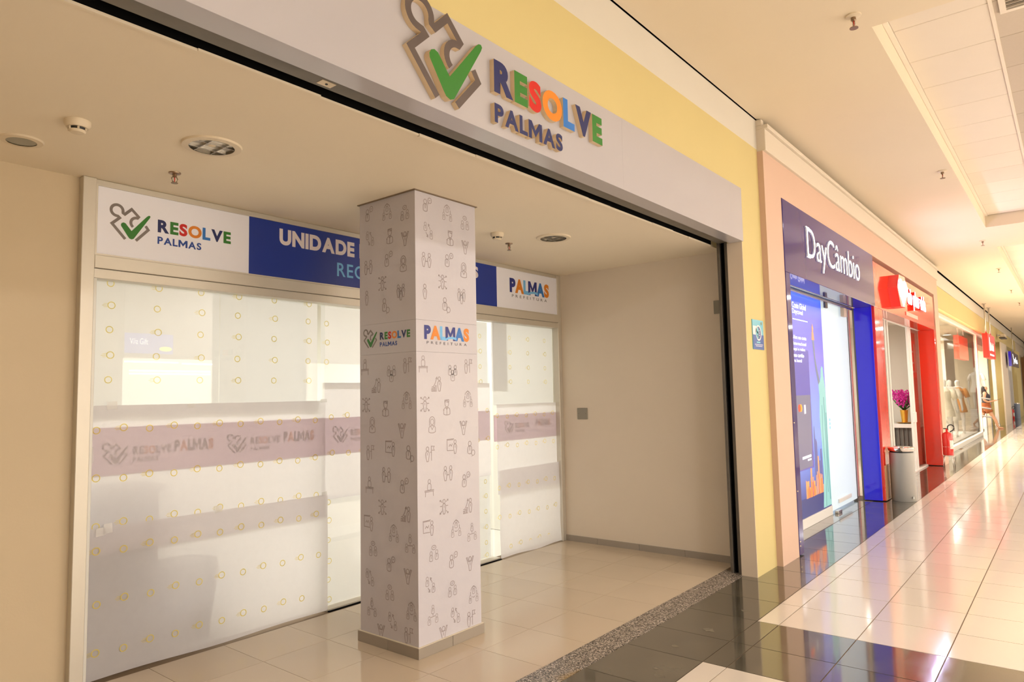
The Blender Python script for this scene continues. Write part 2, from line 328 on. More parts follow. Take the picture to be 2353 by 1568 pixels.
def tile_field(name, xs, ys, m, gap, mask=None):
    vs = []; fs = []
    for i in range(len(xs)-1):
        for j in range(len(ys)-1):
            x0,x1,y0,y1 = xs[i]+gap/2, xs[i+1]-gap/2, ys[j]+gap/2, ys[j+1]-gap/2
            if mask and not mask(x0,x1,y0,y1): continue
            b = len(vs); vs += [(x0,y0,0),(x1,y0,0),(x1,y1,0),(x0,y1,0)]; fs.append((b,b+1,b+2,b+3))
    if vs: link(name, vs, fs, m, floor, kind='stuff')
PX = 0.4975
xb = [4.89+PX*i for i in range(34)]; xn = [3.98-0.49*i for i in range(4)][::-1]
ym = [-0.29,0.203,0.695,1.187,1.674,1.822]
vis = lambda x0,x1,y0,y1: y1 > 0.045*x0
tile_set('mall_tile', xb, ym, M['mtile'], 0.007, vis)
tile_set('mall_tile', xn, ym, M['mtile'], 0.007)
tile_set('slate_tile', [3.98,4.40,4.89], ym, M['slate'], 0.006)
xs_s = xn+[4.40]+xb
tile_set('slate_tile', xs_s, [1.822,2.335], M['slate'], 0.005, lambda x0,x1,y0,y1: x1 < 6.5 or x0 > 6.2)
tile_set('slate_tile', [6.98]+[x for x in xb if 7 < x < 11.3], [2.337,2.60], M['slate'], 0.004)
xf = [xb[-1]+PX*i for i in range(76)]
tile_field('far_tiles', xf, ym, M['mtile'], 0.007); tile_field('far_slate_tiles', xf, [1.822,2.335,2.85], M['slate'], 0.005)
tile_field('far_slate_tiles', [PX*i+11.5 for i in range(12)], [2.335,2.53], M['slate'], 0.005); tile_field('far_slate_tiles', [PX*i+17.4 for i in range(8)], [2.335,2.85], M['slate'], 0.005)
xo = [-6+PX*i for i in range(132)]; yo = [-5.5+0.49*i for i in range(12)]
tile_field('far_tiles', xo, [y for y in yo if y < -0.3]+[-0.29], M['mtile'], 0.007)
tile_field('far_tiles', [-6+0.49*i for i in range(18)], ym, M['mtile'], 0.007, lambda x0,x1,y0,y1: x1 < xn[0]+0.02)
tile_field('far_slate_tiles', [-6+0.49*i for i in range(18)], [1.822,2.335], M['slate'], 0.005, lambda x0,x1,y0,y1: x1 < xn[0]+0.02)
xr = [-1.2,-0.95,-0.47,0.01,0.49,0.97,1.45,1.935,2.41,2.883,3.357,3.833,4.33,4.81,5.28,5.76,6.22,6.372]
tile_set('recess_tile', xr, [2.54,3.01,3.49,3.975,4.45], M['rtile'], 0.003)
box('granite_threshold', (-1.2,6.09,2.337,2.538,-0.02,0.001), M['granite'], floor)
STAIN = mat('plaster_stain',(0.20,0.17,0.115,1),0.7,noise=0.6,nscale=30)
for sx_, sy_, sl in ((4.52,2.02,0.055),(5.06,1.98,0.03),(4.12,2.07,0.025),(3.72,2.0,0.02)):
    pts = [(sx_+sl*random.uniform(0.4,1)*math.cos(a), sy_+sl*random.uniform(0.4,1.2)*math.sin(a), 0.0005) for a in [i*0.524 for i in range(12)]]; link('stain', pts, [tuple(range(12))], STAIN, floor)
# ------------------------------------------------------------------ setting: recess
struct('wall_back', [(-1.3,1.5,4.50,4.62,0,2.96)], M['cream'], 'cream painted wall left of the papered glass front')
struct('wall_right', [(6.369,6.5,2.47,4.7,0,3.0)], M['endwall'], 'beige end wall closing the recess')
struct('wall_left', [(-1.3,-1.2,2.3,4.62,0,3.0)], M['cream'])
crec = struct('ceiling_recess', [(-1.3,6.5,2.535,4.62,2.945,3.0)], M['cream_ceiling'], 'cream plaster ceiling of the recessed entrance')
# ragged plaster lip along the front edge of the recess ceiling
bm = bmesh.new(); x = -1.2
while x < 6.3:
    w = random.uniform(0.25,0.7); addbox(bm, (x, min(6.36,x+w), 2.520+random.uniform(-0.006,0.006), 2.536, 2.939+random.uniform(-0.003,0.003), 2.951)); x += w
bm_link('plaster_edge', bm, M['cream_ceiling'], crec)
for k, (y0, y1) in enumerate(((4.05,4.45),(3.55,4.046),(3.05,3.546),(2.56,3.046))):
    o = box('skirting_tile', (6.357,6.369,y0,y1,0,0.063), M['skirt']); o.name = 'baseboard_right' if k == 0 else 'baseboard_right.%03d' % k; o['kind'] = 'structure'
# facade
struct('wall_front', [(-3,6.5,2.213,2.5,3.412,3.9),(-3,6.0,2.330,2.5,3.06,3.412),(6.007,6.5,2.213,2.352,0,3.412),(6.105,6.5,2.352,2.47,0,3.06),(-3,-1.2,2.213,2.5,0,3.06)], M['yellow'], 'yellow painted shopfront wall around the opening')
struct('wall_jamb', [(5.999,6.008,2.2135,2.352,0,2.93)], M['jamb'], 'beige reveal of the opening')
struct('trim_1', [(-3,6.5,2.213,2.5,3.9,4.192)], M['bulkhead'], 'white bulkhead strip between yellow wall and mall ceiling')
fas = thing('fascia_board', (2.4,2.26,2.928), 'long glossy white fascia board carrying the raised coloured logo above the opening', 'fascia')
for x0,x1 in ((-1.2,0.45),(0.4503,3.90),(3.9003,5.74),(5.7403,6.004)): box('fascia_panel', (x0,x1,2.201,2.326,2.928,3.411), M['fascia'], fas, 0.0006)
sr = thing('shutter_header', (2.4,2.43,2.96), 'dark steel roller shutter slot running under the white fascia', 'shutter rail')
box('void', (-1.2,6.10,2.327,2.534,3.03,3.05), M['black'], sr)
box('channel', (-1.2,6.06,2.352,2.455,2.953,2.985), M['rail'], sr, 0.004)
box('slot_dark', (-1.2,6.06,2.5255,2.5345,2.952,3.03), M['black'], sr); box('gap_dark', (-1.2,6.06,2.340,2.350,2.966,3.03), M['black'], sr); box('slot_back', (-1.2,6.06,2.462,2.470,2.962,3.03), M['black'], sr)  # black plates stand in for the shade inside the open slot
pl = box('bracket_plate', (1.70,1.77,2.385,2.43,2.951,2.9535), M['plastic'], sr); lathe('screw', [(0.006,0),(0.006,0.003)], (1.735,2.407,2.9485), M['dark'], pl, 10)
sg = thing('shutter_guide', (6.06,2.41,0), 'vertical dark steel shutter guide channel beside the beige jamb', 'shutter guide')
box('flange', (6.04,6.104,2.438,2.466,0,2.96), M['guide'], sg, 0.003); box('flange', (6.03,6.104,2.362,2.392,0,2.96), M['guide'], sg, 0.003); box('slot', (6.075,6.104,2.392,2.438,0,2.96), M['black'], sg); box('gap', (6.045,6.104,2.352,2.362,0,2.96), M['black'], sg)
struct('wall_return', [(6.106,6.369,2.471,2.49,0,2.944)], M['guide'])
# neighbour's portal (peach) and moulding
struct('wall_neighbour', [(6.5,6.975,2.158,2.5,0,3.88),(6.975,17.15,2.158,2.5,3.525,3.88),(16.62,17.15,2.158,2.5,0,3.525)], M['pink'], 'peach painted portal wall around the two neighbouring shops')
struct('trim_2', [(6.5,17.15,2.128,2.5,3.88,4.09),(6.5,17.15,2.10,2.5,4.09,4.13),(6.5,6.56,2.158,2.3,4.13,4.19)], M['mould'], 'white plaster moulding above the peach wall', 0.004)
struct('trim_3', [(17.15,52,2.24,2.5,3.86,4.186)], M['bulkhead'])
struct('wall_far', [(17.15,44,2.25,2.5,3.36,3.86),(34.3,36.9,2.25,2.7,0,3.36),(42.5,46,2.2,2.7,0,3.36)], M['yellow'], 'yellow wall band above the boutique windows')
struct('wall_far_pier', [(34.0,36.9,2.2,2.249,0,3.36),(43,52,2.3,2.45,3.3,3.9)], M['mould'])
# ------------------------------------------------------------------ mall ceiling with coffers
struct('wall_leak_block', [(-6,60,2.505,2.52,4.0,4.7)], M['black'])  # unseen black strip added to stop world light leaking through the ceiling gap
cof = [(-5.5,3.3),(5.38,13.6),(15.66,25.06),(27.2,36.6),(38.7,48)]
cb = [(-6,60,0.965,2.205,4.2,4.3),(-6,60,-5.6,-1.62,4.2,4.3)]; xx = -6
for a, b in cof: cb.append((xx,a,-1.62,0.965,4.2,4.3)); xx = b
cb.append((xx,60,-1.62,0.965,4.2,4.3)); cb.append((-6,60,-5.6,2.5,4.62,4.7))
for a, b in cof: cb += [(a-0.03,a,-1.65,0.99,4.3,4.6),(b,b+0.03,-1.65,0.99,4.3,4.6),(a,b,0.965,0.995,4.3,4.6),(a,b,-1.65,-1.62,4.3,4.6)]
ceil = struct('ceiling', cb, M['mallceil'], 'warm plaster mall ceiling with recessed panel coffers')
pm = {}
for a, b in cof[1:4]:
    x = a+0.61-0.677; 
    while x < b:
        for j in range(4):
            y1 = 0.925-0.635*j; x0, x1 = max(x,a+0.01), min(x+0.671,b-0.03); y0 = y1-0.62
            if x1-x0 < 0.05: continue
            k = (round(x1-x0,2), j)
            mm = M['panelg'] if (j == 1) else M['panel']
            if k not in pm:
                bm = bmesh.new(); addbox(bm, (x0,x1,y0,y1,4.395,4.41), 0.004); o = bm_link('ceiling_panel', bm, mm, ceil); pm[k] = o.data
            else:
                o = bpy.data.objects.new('ceiling_panel', pm[k]); COL.objects.link(o); o.parent = ceil; o.location = Vector(((x0+x1)/2,(y0+y1)/2,4.395))-wloc(ceil)
        x += 0.677
    boxes('panel_rail', [(a,b,0.926,0.963,4.385,4.40),(a,b,0.285,0.31,4.388,4.40),(a,b,-0.35,-0.325,4.388,4.40),(a,b,-0.985,-0.96,4.388,4.40)], M['panel'], ceil)
struct('wall_opposite', [(-6,60,-5.7,-5.5,3.0,4.3),(-6,-2,-5.7,-5.5,0,3.0),(5.0,5.7,-5.7,-5.5,0,3.0),(15.5,16.5,-5.7,-5.5,0,3.0),(25,60,-5.7,-5.5,0,3.0),(-6,60,-9.1,-9,0,3.2),(-6,60,-9,-5.6,3.2,3.3),(-6,60,-9,-5.6,-0.1,-0.005)], M['roomw'], 'shopfronts across the mall')
struct('wall_opposite_fascia', [(5.7,22,-5.5,-5.47,2.5,4.2)], mat('opposite_white',(0.88,0.86,0.82,1),0.6), 'white bulkhead of the shop across the mall')
osn = thing('opposite_screen', (6.2,-5.46,2.6), 'blue lit screen on the shop across the mall', 'sign'); box('screen', (5.71,6.65,-5.47,-5.45,2.6,3.0), mat('screen_blue',(0.25,0.3,0.85,1),0.4,emit=1.2), osn)
for g in phrase('Vila Gift', 5.80, 6.15, 2.78, 2.90, 0.0): art('letter', [g], (Vector((1,0,0)), Vector((0,1,0))), (0,-5.45,0), 0, [M['lit']], osn, 0.002); art('glow_patch', [poly(circ(6.5,2.7,0.13,0.05,16))], (Vector((1,0,0)), Vector((0,1,0))), (0,-5.45,0), 0, [mat('screen_yellow',(0.9,0.85,0.4,1),0.4,emit=1.0)], osn, 0.002)
for x0, x1, z in ((5.75,6.8,2.42),(6.9,9.0,2.40),(5.85,7.5,2.24),(5.85,7.5,2.18)): tag(box('led_strip', (x0,x1,-5.56,-5.53,z,z+0.025), emis('led_white',(0.9,0.95,1,1),9.0)), 'thin white light strip on the shopfront across the mall', 'light strip', 'light strips across the mall')
struct('wall_far_end', [(56,56.2,-5.6,4,0,4.3)], M['roomc'])
struct('wall_far_kiosk', [(55.5,55.9,2.2,3.2,0,3.5)], mat('far_brown',(0.45,0.24,0.09,1),0.6,noise=0.2,nscale=1.5))
struct('wall_rear', [(-6.1,-6,-5.6,2.9,0,4.3)], M['cream'])
# office behind the papered glass
struct('wall_office', [(1.4,6.5,8.4,8.5,0,3.0),(1.35,1.5,4.62,8.5,0,3.0),(6.4,6.5,4.62,8.5,0,3.0),(1.4,6.5,4.62,8.5,3.0,3.05),(1.4,6.5,4.6,8.5,-0.1,-0.004)], M['roomw'], 'white room behind the papered glass front')
cb2 = thing('office_blocker', (1.95,5.0,0), 'dim cabinet added to shade the lower paper', 'blocker')  # unseen blocks added to throw dark shapes onto the paper from behind
box('body', (1.53,2.10,4.72,5.1,0,1.02), M['dgrey'], cb2, 0.01); box('top', (1.52,2.14,4.70,5.12,1.02,1.06), M['dgrey'], cb2, 0.01)
lathe('round_blocker', [(0.17,0),(0.23,0.45),(0.21,0.5)], (2.34,4.88,0), M['dgrey'], cb2, 20)
# ------------------------------------------------------------------ entrance glass front (window_1) and doors
win = struct('window_1', [(1.50,1.572,4.44,4.56,0,2.944),(1.572,6.305,4.455,4.56,2.915,2.944),(1.572,6.303,4.44,4.56,2.405,2.484),(6.303,6.369,4.45,4.56,0,2.944)], M['alu'], 'aluminium framed glass front of the closed unit', 0.003)
box('jamb_strip', (1.572,1.594,4.46,4.55,0,2.348), M['white_alu'], win, 0.002); box('door_header', (1.555,6.31,4.452,4.56,2.346,2.403), M['alu'], win, 0.002)
box('bead', (1.572,1.583,4.446,4.456,2.494,2.905), M['alu'], win); box('bead', (1.572,6.303,4.446,4.456,2.484,2.494), M['alu'], win); box('bead', (1.572,6.303,4.446,4.456,2.905,2.915), M['alu'], win)
box('floor_track', (3.25,5.28,4.49,4.60,-0.003,0.014), M['alu'], win, 0.002); box('track_slot', (3.25,5.28,4.47,4.488,-0.003,0.004), M['black'], win)
def gpane(name, x0, x1, y, z0, z1, label, nm): 
    o = box(name, (x0,x1,y-0.004,y+0.004,z0,z1), M['glass']); o.name = nm; tag(o, label, None, None, 'structure'); return o
gl = gpane('window', 1.594, 3.243, 4.520, 0.01, 2.346, 'fixed glass pane behind the paper', 'window_2')
box('edge_profile', (3.19,3.243,4.513,4.529,0.02,2.346), mat('pane_edge_seal',(0.50,0.49,0.45,1),0.3,noise=0.03), gl); boxes('edge_profile', [(2.392,2.406,4.527,4.533,1.5,2.346)], MATS['pane_edge_seal'], gl)
gpane('window', 3.2, 5.25, 4.565, 0.02, 2.346, 'sliding glass leaf behind the column', 'door_1')
gr = gpane('window', 5.238, 6.303, 4.520, 0.01, 2.346, 'fixed glass pane beside the end wall', 'window_3')
box('edge_profile', (5.236,5.243,4.510,4.530,0.02,2.346), mat('glass_green_edge',(0.03,0.06,0.05,1),0.2), gr)
box('floor_clamp', (5.05,5.30,4.445,4.51,-0.002,0.035), M['white_alu'], gr, 0.004); box('floor_clamp', (3.26,3.40,4.445,4.51,-0.002,0.03), M['white_alu'], gl, 0.004)
RING = {}
def sheet(name, x0, x1, y, z0, z1, m, label, rings=(), wav=0.002, curl=0.0, group='paper sheets taped over the glass', nx=24, nz=16):
    vs = []; fs = []; ph = random.uniform(0,6)
    for j in range(nz+1):
        for i in range(nx+1):
            u, v = i/nx, j/nz; xx_ = x0+(x1-x0)*u; zz = z0+(z1-z0)*v
            d = wav*(math.sin(7*u+ph)+0.6*math.sin(13*u+2.3*v*5+ph*2)+0.5*math.sin(9*v+ph))-wav*2.1
            e = curl*max(0,1-v*6)*(0.5+0.5*math.sin(5*u+ph))
            vs.append((xx_, y+d-e, zz+0.004*math.sin(11*u+ph)*(1 if j == 0 else 0)))
    for j in range(nz):
        for i in range(nx): a = j*(nx+1)+i; fs.append((a,a+1,a+nx+2,a+nx+1))
    o = link(name, vs, fs, m, None, None, True); tag(o, label, 'paper', group)
    if rings:
        for (rx, rz, k) in rings:
            p = Vector((rx, y-wav*4.6-0.0008, rz))
            if k not in RING:
                sh = [ribbon(circ(0, 0, 0.0205 if k else 0.0195, n=18), 0.0050, True)]
                if k:
                    for q in (-0.010,0.0,0.010): sh.append(ribbon([(-0.019,q),(-0.045-0.008*(q==0),q*0.9-0.003)], 0.0022))
                r_ = art('ring_print', sh, FRONT, p, 0.0, M['ring'], o); RING[k] = (r_.data, r_.location+wloc(o)-p)
            else:
                r_ = bpy.data.objects.new('ring_print', RING[k][0]); COL.objects.link(r_); r_.parent = o; r_.location = p+RING[k][1]-wloc(o)
    return o
def row(x0, n, z, step=0.152, odd=0): return [(x0+step*i, z+(0.010 if (i+odd)%2 else -0.002), (i+odd)%2) for i in range(n)]
def colm(x, zs, odd=0): return [(x+(0.004 if (i+odd)%2 else -0.004), z, (i+odd)%2) for i, z in enumerate(zs)]
ZU = [2.335,2.20,2.05,1.895,1.745]
sheet('paper_sheet', 1.60, 2.395, 4.541, 1.515, 2.344, M['paperA'], 'upper white paper sheet behind the glass, left of the seam, with columns of yellow rings', colm(1.70,ZU,0)+colm(1.98,ZU,1)+colm(2.265,ZU,0))
sheet('paper_sheet', 2.40, 3.19, 4.541, 1.515, 2.344, M['paperA'], 'upper white paper sheet behind the glass, right of the seam, next to the sliding leaf', colm(2.53,ZU,1)+colm(2.815,ZU,0)+colm(3.105,ZU,1))
sheet('paper_sheet', 1.59, 3.243, 4.5105, 0.705, 1.590, M['paperB'], 'wide paper sheet taped across the glass over the lilac logo band', row(1.63,11,1.445)+row(1.635,11,1.153,0.1515,1)+row(1.64,11,0.882,0.152), 0.0006)
sheet('paper_sheet', 1.585, 3.258, 4.503, 0.012, 0.873, M['paperB'], 'lowest wide paper sheet hanging down to the floor tiles', row(1.64,11,0.732,0.151,1)+row(1.65,11,0.437,0.152,0)+row(1.65,10,0.152,0.153,1), 0.0025, 0.02)
sheet('paper_sheet', 3.25, 5.235, 4.585, 1.70, 2.344, M['paperA'], 'upper paper sheet on the sliding leaf, passing behind the column', colm(3.305,ZU[1:4])+colm(5.125,ZU[1:5]))
sheet('paper_sheet', 3.25, 5.235, 4.556, 0.82, 1.73, M['paperB'], 'middle paper sheet on the sliding leaf, passing behind the column', row(3.33,13,1.462,0.155)+row(3.34,13,1.172,0.155,1), 0.0006)
sheet('paper_sheet', 3.25, 5.235, 4.580, 0.02, 0.84, M['paperA'], 'lower paper sheet on the sliding leaf with a column of rings', colm(3.32,[0.80,0.66,0.51,0.35,0.21,0.06])+colm(5.17,[0.76,0.62,0.47,0.32,0.17,0.05]))
sheet('paper_sheet', 5.27, 6.30, 4.541, 1.505, 2.344, M['paperA'], 'upper white paper sheet behind the glass beside the beige end wall', colm(5.54,ZU[1:])+colm(5.845,ZU[1:],1)+colm(6.15,ZU[1:]))
sheet('paper_sheet', 5.27, 5.50, 4.558, 1.655, 2.344, M['paperB'], 'narrow doubled paper strip behind the glass near the end wall')
sheet('paper_sheet', 5.285, 6.305, 4.5105, 0.62, 1.515, M['paperB'], 'paper sheet over the lilac band beside the beige end wall', row(5.29,7,1.393,0.158,1)+row(5.285,7,1.092,0.159)+[], 0.0006)
sheet('paper_sheet', 5.275, 6.335, 4.490, 0.008, 0.86, M['paperB'], 'lowest paper sheet beside the end wall with a curled lower corner', row(5.265,7,0.692,0.156)+row(5.265,7,0.398,0.158,1)+row(5.43,5,0.102,0.16), 0.003, 0.03)
# lilac film band with printed logos
LG = dict()
def logo_shapes(k=1.0, cx=1.775, cz=2.71):
    T = lambda p: [((x-cx)*k, (z-cz)*k) for x, z in p]
    w = 0.0172*k
    head = arc(1.694,2.7765,0.034,0.034,264,-10,24)
    p1 = [(1.744,2.606),(1.6665,2.691),(1.7095,2.7325),(1.7005,2.7408)]+head+[(1.7285,2.7655),(1.7385,2.7595),(1.778,2.7985),(1.8195,2.7580),(1.8125,2.7485)]+arc(1.808,2.7155,0.0335,0.0335,98,232,12)
    p2 = [(1.862,2.708),(1.8785,2.6855),(1.806,2.606)]
    chk = [(1.7185,2.684),(1.7175,2.694),(1.723,2.7035),(1.733,2.708),(1.744,2.7045),(1.7795,2.6625),(1.868,2.768),(1.878,2.7765),(1.886,2.778),(1.8905,2.7725),(1.886,2.762),(1.801,2.628),(1.7925,2.615),(1.780,2.6095),(1.7675,2.614),(1.759,2.6245)]
    return ribbon(T(p1), w), ribbon(T(p2), w), poly(T(chk))
RC = [NAVY,GREEN,REDI,ORANGE,LBLUE,NAVY,GREEN]; NAV2 = cmat('ink_indigo',40,50,132); PC = [NAV2,ORANGE,SKY,NAV2,LBLUE,ORANGE]
def logo(parent, frame, org, k, depth, lift, muted=None, bold=0.045):
    """puzzle piece + tick + RESOLVE / PALMAS lettering; org = point of the surface under the puzzle centre"""
    a, b, c = logo_shapes(k); side = M['mdf']; P_ = lambda m: [muted or m, side]
    gm = cmat('paint_dark_grey',92,80,76) if depth else GREY
    art('puzzle_outline', [a], frame, org, depth, P_(gm), parent, lift); art('puzzle_outline', [b], frame, org, depth, P_(gm), parent, lift)
    art('check_mark', [c], frame, org, depth*1.25, P_(GREEN), parent, lift+0.0004)
    for g, m in zip(word('RESOLVE', 0.161*k, 0.652*k, -0.027*k, 0.055*k, bold, 0.055), RC): art('letter', [g], frame, org, depth, P_(m), parent, lift)
    for g in word('PALMAS', 0.161*k, 0.445*k, -0.102*k, -0.0545*k, bold*0.7, 0.07): art('letter', [g], frame, org, depth, P_(NAVY if depth else BLUE2), parent, lift)
def city_logo(parent, frame, org, w, h, lift, muted=None):
    L_ = word('PALMAS', 0, w, 0, h, 0.06, -0.045)
    for i, (g, m) in enumerate(zip(L_, PC)): art('letter', [g], frame, org, 0.0, [muted if muted and m is not ORANGE else m], parent, lift+0.0004*(i%2))
    if not muted:
        art('letter', [poly([(w*0.36,h*0.02),(w*0.36,h*0.2),(w*0.44,h*0.12),(w*0.52,h*0.26),(w*0.62,h*0.30),(w*0.70,h*0.24),(w*0.70,h*0.06),(w*0.60,h*0.14),(w*0.52,h*0.10),(w*0.46,h*-0.02)])], frame, org, 0.0, [SKY], parent, lift+0.001)
    for g in word('PREFEITURA', w*0.05, w*0.94, -h*0.32, -h*0.13, 0.0, 0.5): art('letter', [g], frame, org, 0.0, [muted or cmat('ink_black',40,38,45)], parent, lift)
MUTE = cmat('ink_faded',96,84,84); 
b1 = tag(box('logo_band', (1.594,3.243,4.512,4.515,1.172,1.458), M['band']), 'lilac film band with faint logos seen through paper on the left pane', 'film', 'lilac logo bands on the glass')
b2 = tag(box('logo_band', (3.25,5.235,4.5572,4.5600,1.168,1.455), M['band']), 'lilac film band crossing the sliding leaf behind the column', 'film', 'lilac logo bands on the glass')
b3 = tag(box('logo_band', (5.243,6.303,4.512,4.515,1.145,1.408), M['band']), 'lilac film band on the glass beside the end wall', 'film', 'lilac logo bands on the glass')
PBL = paper('band_print_grey', (0.55,0.47,0.48,1), 0.5); PBO = paper('band_print_orange', (0.90,0.55,0.42,1), 0.5)
def band_marks(parent, x, z, kind, s, y):
    if kind == 'c':
        for i, g in enumerate(word('PALMAS', 0, 0.26*s, 0, 0.075*s, 0.06, -0.03)): art('letter', [g], FRONT, (x,y,z), 0, [PBO if i in (1,5) else PBL], parent, 0.0006)
    else:
        a, b, c = logo_shapes(0.62*s); art('puzzle_outline', [a,b,c], FRONT, (x,y,z+0.02), 0, [PBL], parent, 0.0006)
        for i, g in enumerate(word('RESOLVE', 0.10*s, 0.33*s, 0.005, 0.055*s, 0.05, 0.05)): art('letter', [g], FRONT, (x,y,z), 0, [PBO if i in (2,3) else PBL], parent, 0.0006)
        for g in word('PALMAS', 0.10*s, 0.25*s, -0.04*s, -0.01*s, 0.04, 0.06): art('letter', [g], FRONT, (x,y,z), 0, [PBL], parent, 0.0006)
band_marks(b1, 1.74, 1.28, 'r', 1.0, 4.512); band_marks(b1, 2.09, 1.285, 'c', 1.0, 4.512); band_marks(b1, 2.52, 1.29, 'r', 1.0, 4.512); band_marks(b1, 2.88, 1.295, 'c', 1.0, 4.512)
band_marks(b2, 3.42, 1.30, 'r', 1.0, 4.5572); band_marks(b3, 5.48, 1.26, 'r', 1.0, 4.512); band_marks(b3, 5.93, 1.27, 'c', 1.0, 4.512)
TL_ = ['tape patch on the seam under the join of the two upper sheets','crinkled tape patch near the frame on the upper paper seam','tape patch at the pane edge on the upper paper seam','lower of two tape squares near the frame on the lower seam','upper of two tape squares near the frame on the lower seam','tape square midway along the lower paper seam','tape patch at the pane edge on the lower paper seam','upright tape strip on the lilac band next to the frame']
for k, (tx, tz, w, h, y) in enumerate(((2.19,1.575,0.05,0.03,4.496),(1.71,1.59,0.06,0.05,4.496),(3.22,1.59,0.06,0.03,4.496),(1.66,0.85,0.05,0.05,4.486),(1.70,0.865,0.05,0.06,4.486),(2.38,0.885,0.05,0.05,4.486),(3.22,0.885,0.05,0.03,4.486),(1.60,1.30,0.03,0.10,4.494))):
    tag(link('tape_strip', [(tx-w/2,y,tz-h/2),(tx+w/2,y,tz-h/2+0.004),(tx+w/2-0.004,y,tz+h/2),(tx-w/2,y,tz+h/2-0.003)], [(0,1,2,3)], M['tape']), TL_[k], 'tape', 'clear tape strips on the paper')
# sign panels over the doors
s1 = tag(box('sign_panel', (1.584,2.563,4.458,4.470,2.494,2.906), M['signw'], bev=0.001), 'white sign panel with puzzle logo and coloured RESOLVE PALMAS print over the door', 'sign')
logo(s1, FRONT, (1.775,4.458,2.71), 1.0, 0.0, 0.0006)
s2 = tag(box('sign_panel', (2.563,5.262,4.458,4.470,2.494,2.906), M['signb'], bev=0.001), 'long royal blue sign panel reading UNIDADE, crossing behind the column', 'sign')
WHT = cmat('ink_white',238,226,226)
for g in word('UNIDADE', 2.803, 3.485, 2.742, 2.862, 0.05, 0.06): art('letter', [g], FRONT, (0,4.458,0), 0, [WHT], s2, 0.0006)
art('letter', [fit(glyph('D',0.05), 3.535, 3.62, 2.742, 2.862)], FRONT, (0,4.458,0), 0, [WHT], s2, 0.0006); art('letter', [fit(glyph('E',0.05), 3.64, 3.71, 2.742, 2.862)], FRONT, (0,4.458,0), 0, [WHT], s2, 0.0006)
for g in word('RECURSOS', 3.315, 4.05, 2.570, 2.678, 0.012, 0.10)[:4]: art('letter', [g], FRONT, (0,4.458,0), 0, [SKY], s2, 0.0006)
art('letter', [fit(glyph('S',0.05), 4.90, 4.985, 2.75, 2.865)], FRONT, (0,4.458,0), 0, [WHT], s2, 0.0006)
s3 = tag(box('sign_panel', (5.262,6.303,4.458,4.470,2.494,2.906), M['signw'], bev=0.001), 'white sign panel with coloured PALMAS PREFEITURA print beside the end wall', 'sign')
city_logo(s3, FRONT, (5.468,4.458,2.668), 0.685, 0.15, 0.0008)
# raised logo on the fascia
fl = thing('raised_logo', (2.8,2.19,2.97), 'raised puzzle and check mark logo with RESOLVE PALMAS cut letters on the fascia', 'sign')
logo(fl, FRONT, (2.236,2.201,3.19), 2.10, 0.028, 0.0, None, 0.058)
# ------------------------------------------------------------------ column
colu = thing('column', (3.29,3.50,0), 'square column wrapped in white vinyl with grey people pictograms and logos', 'column')
CX0,CX1,CY0,CY1 = 3.005,3.582,3.226,3.786
for z0,z1 in ((0.05,1.8935),(1.8942,2.0985),(2.0992,2.9445)): box('wrap_panel', (CX0,CX1,CY0,CY1,z0,z1), M['wrap'], colu, 0.0006)
box('top_gasket', (CX0-0.012,CX1+0.012,CY0-0.012,CY1+0.012,2.939,2.9455), mat('gasket_brown',(0.22,0.16,0.10,1),0.7), colu)
for b in ((CX0-0.014,3.29,CY0-0.014,CY0,0,0.066),(3.292,CX1+0.014,CY0-0.014,CY0,0,0.066),(CX0-0.014,CX0,CY0,3.50,0,0.066),(CX0-0.014,CX0,3.502,CY1+0.014,0,0.066),(CX1,CX1+0.014,CY0,CY1+0.014,0,0.066),(CX0,CX1,CY1,CY1+0.014,0,0.066)): box('skirting_tile', b, M['skirt'], colu, 0.0015)
box('caulk_line', (CX0-0.012,CX1+0.012,CY0-0.012,CY1+0.012,0.064,0.0685), mat('caulk_cream',(0.75,0.66,0.5,1),0.6), colu)
# pictograms: line drawings about 9 cm high
def man(cx, cz, s, tie=True):
    o = [ribbon(circ(cx, cz+0.30*s, 0.15*s, 0.17*s, 12), 0.055*s/ s*s, True)]
    o.append(ribbon([(cx-0.20*s,cz-0.30*s)]+arc(cx,cz-0.02*s,0.20*s,0.17*s,180,0,8)+[(cx+0.20*s,cz-0.30*s)]+arc(cx,cz-0.30*s,0.20*s,0.10*s,0,-180,6)[1:-1], 0.055*s, True))
    if tie: o.append(ribbon([(cx,cz+0.08*s),(cx,cz-0.18*s)], 0.06*s))
    return o
def standing(cx, cz, s):
    o = [ribbon(circ(cx, cz+0.36*s, 0.12*s, 0.14*s, 12), 0.055*s, True)]
    o.append(ribbon([(cx-0.17*s,cz+0.02*s)]+arc(cx,cz+0.05*s,0.16*s,0.15*s,160,20,6)+[(cx+0.17*s,cz+0.02*s),(cx+0.14*s,cz-0.20*s),(cx+0.07*s,cz-0.50*s),(cx-0.07*s,cz-0.50*s),(cx-0.14*s,cz-0.20*s)], 0.055*s, True)); o.append(ribbon([(cx,cz+0.1*s),(cx,cz-0.08*s)], 0.05*s)); return o
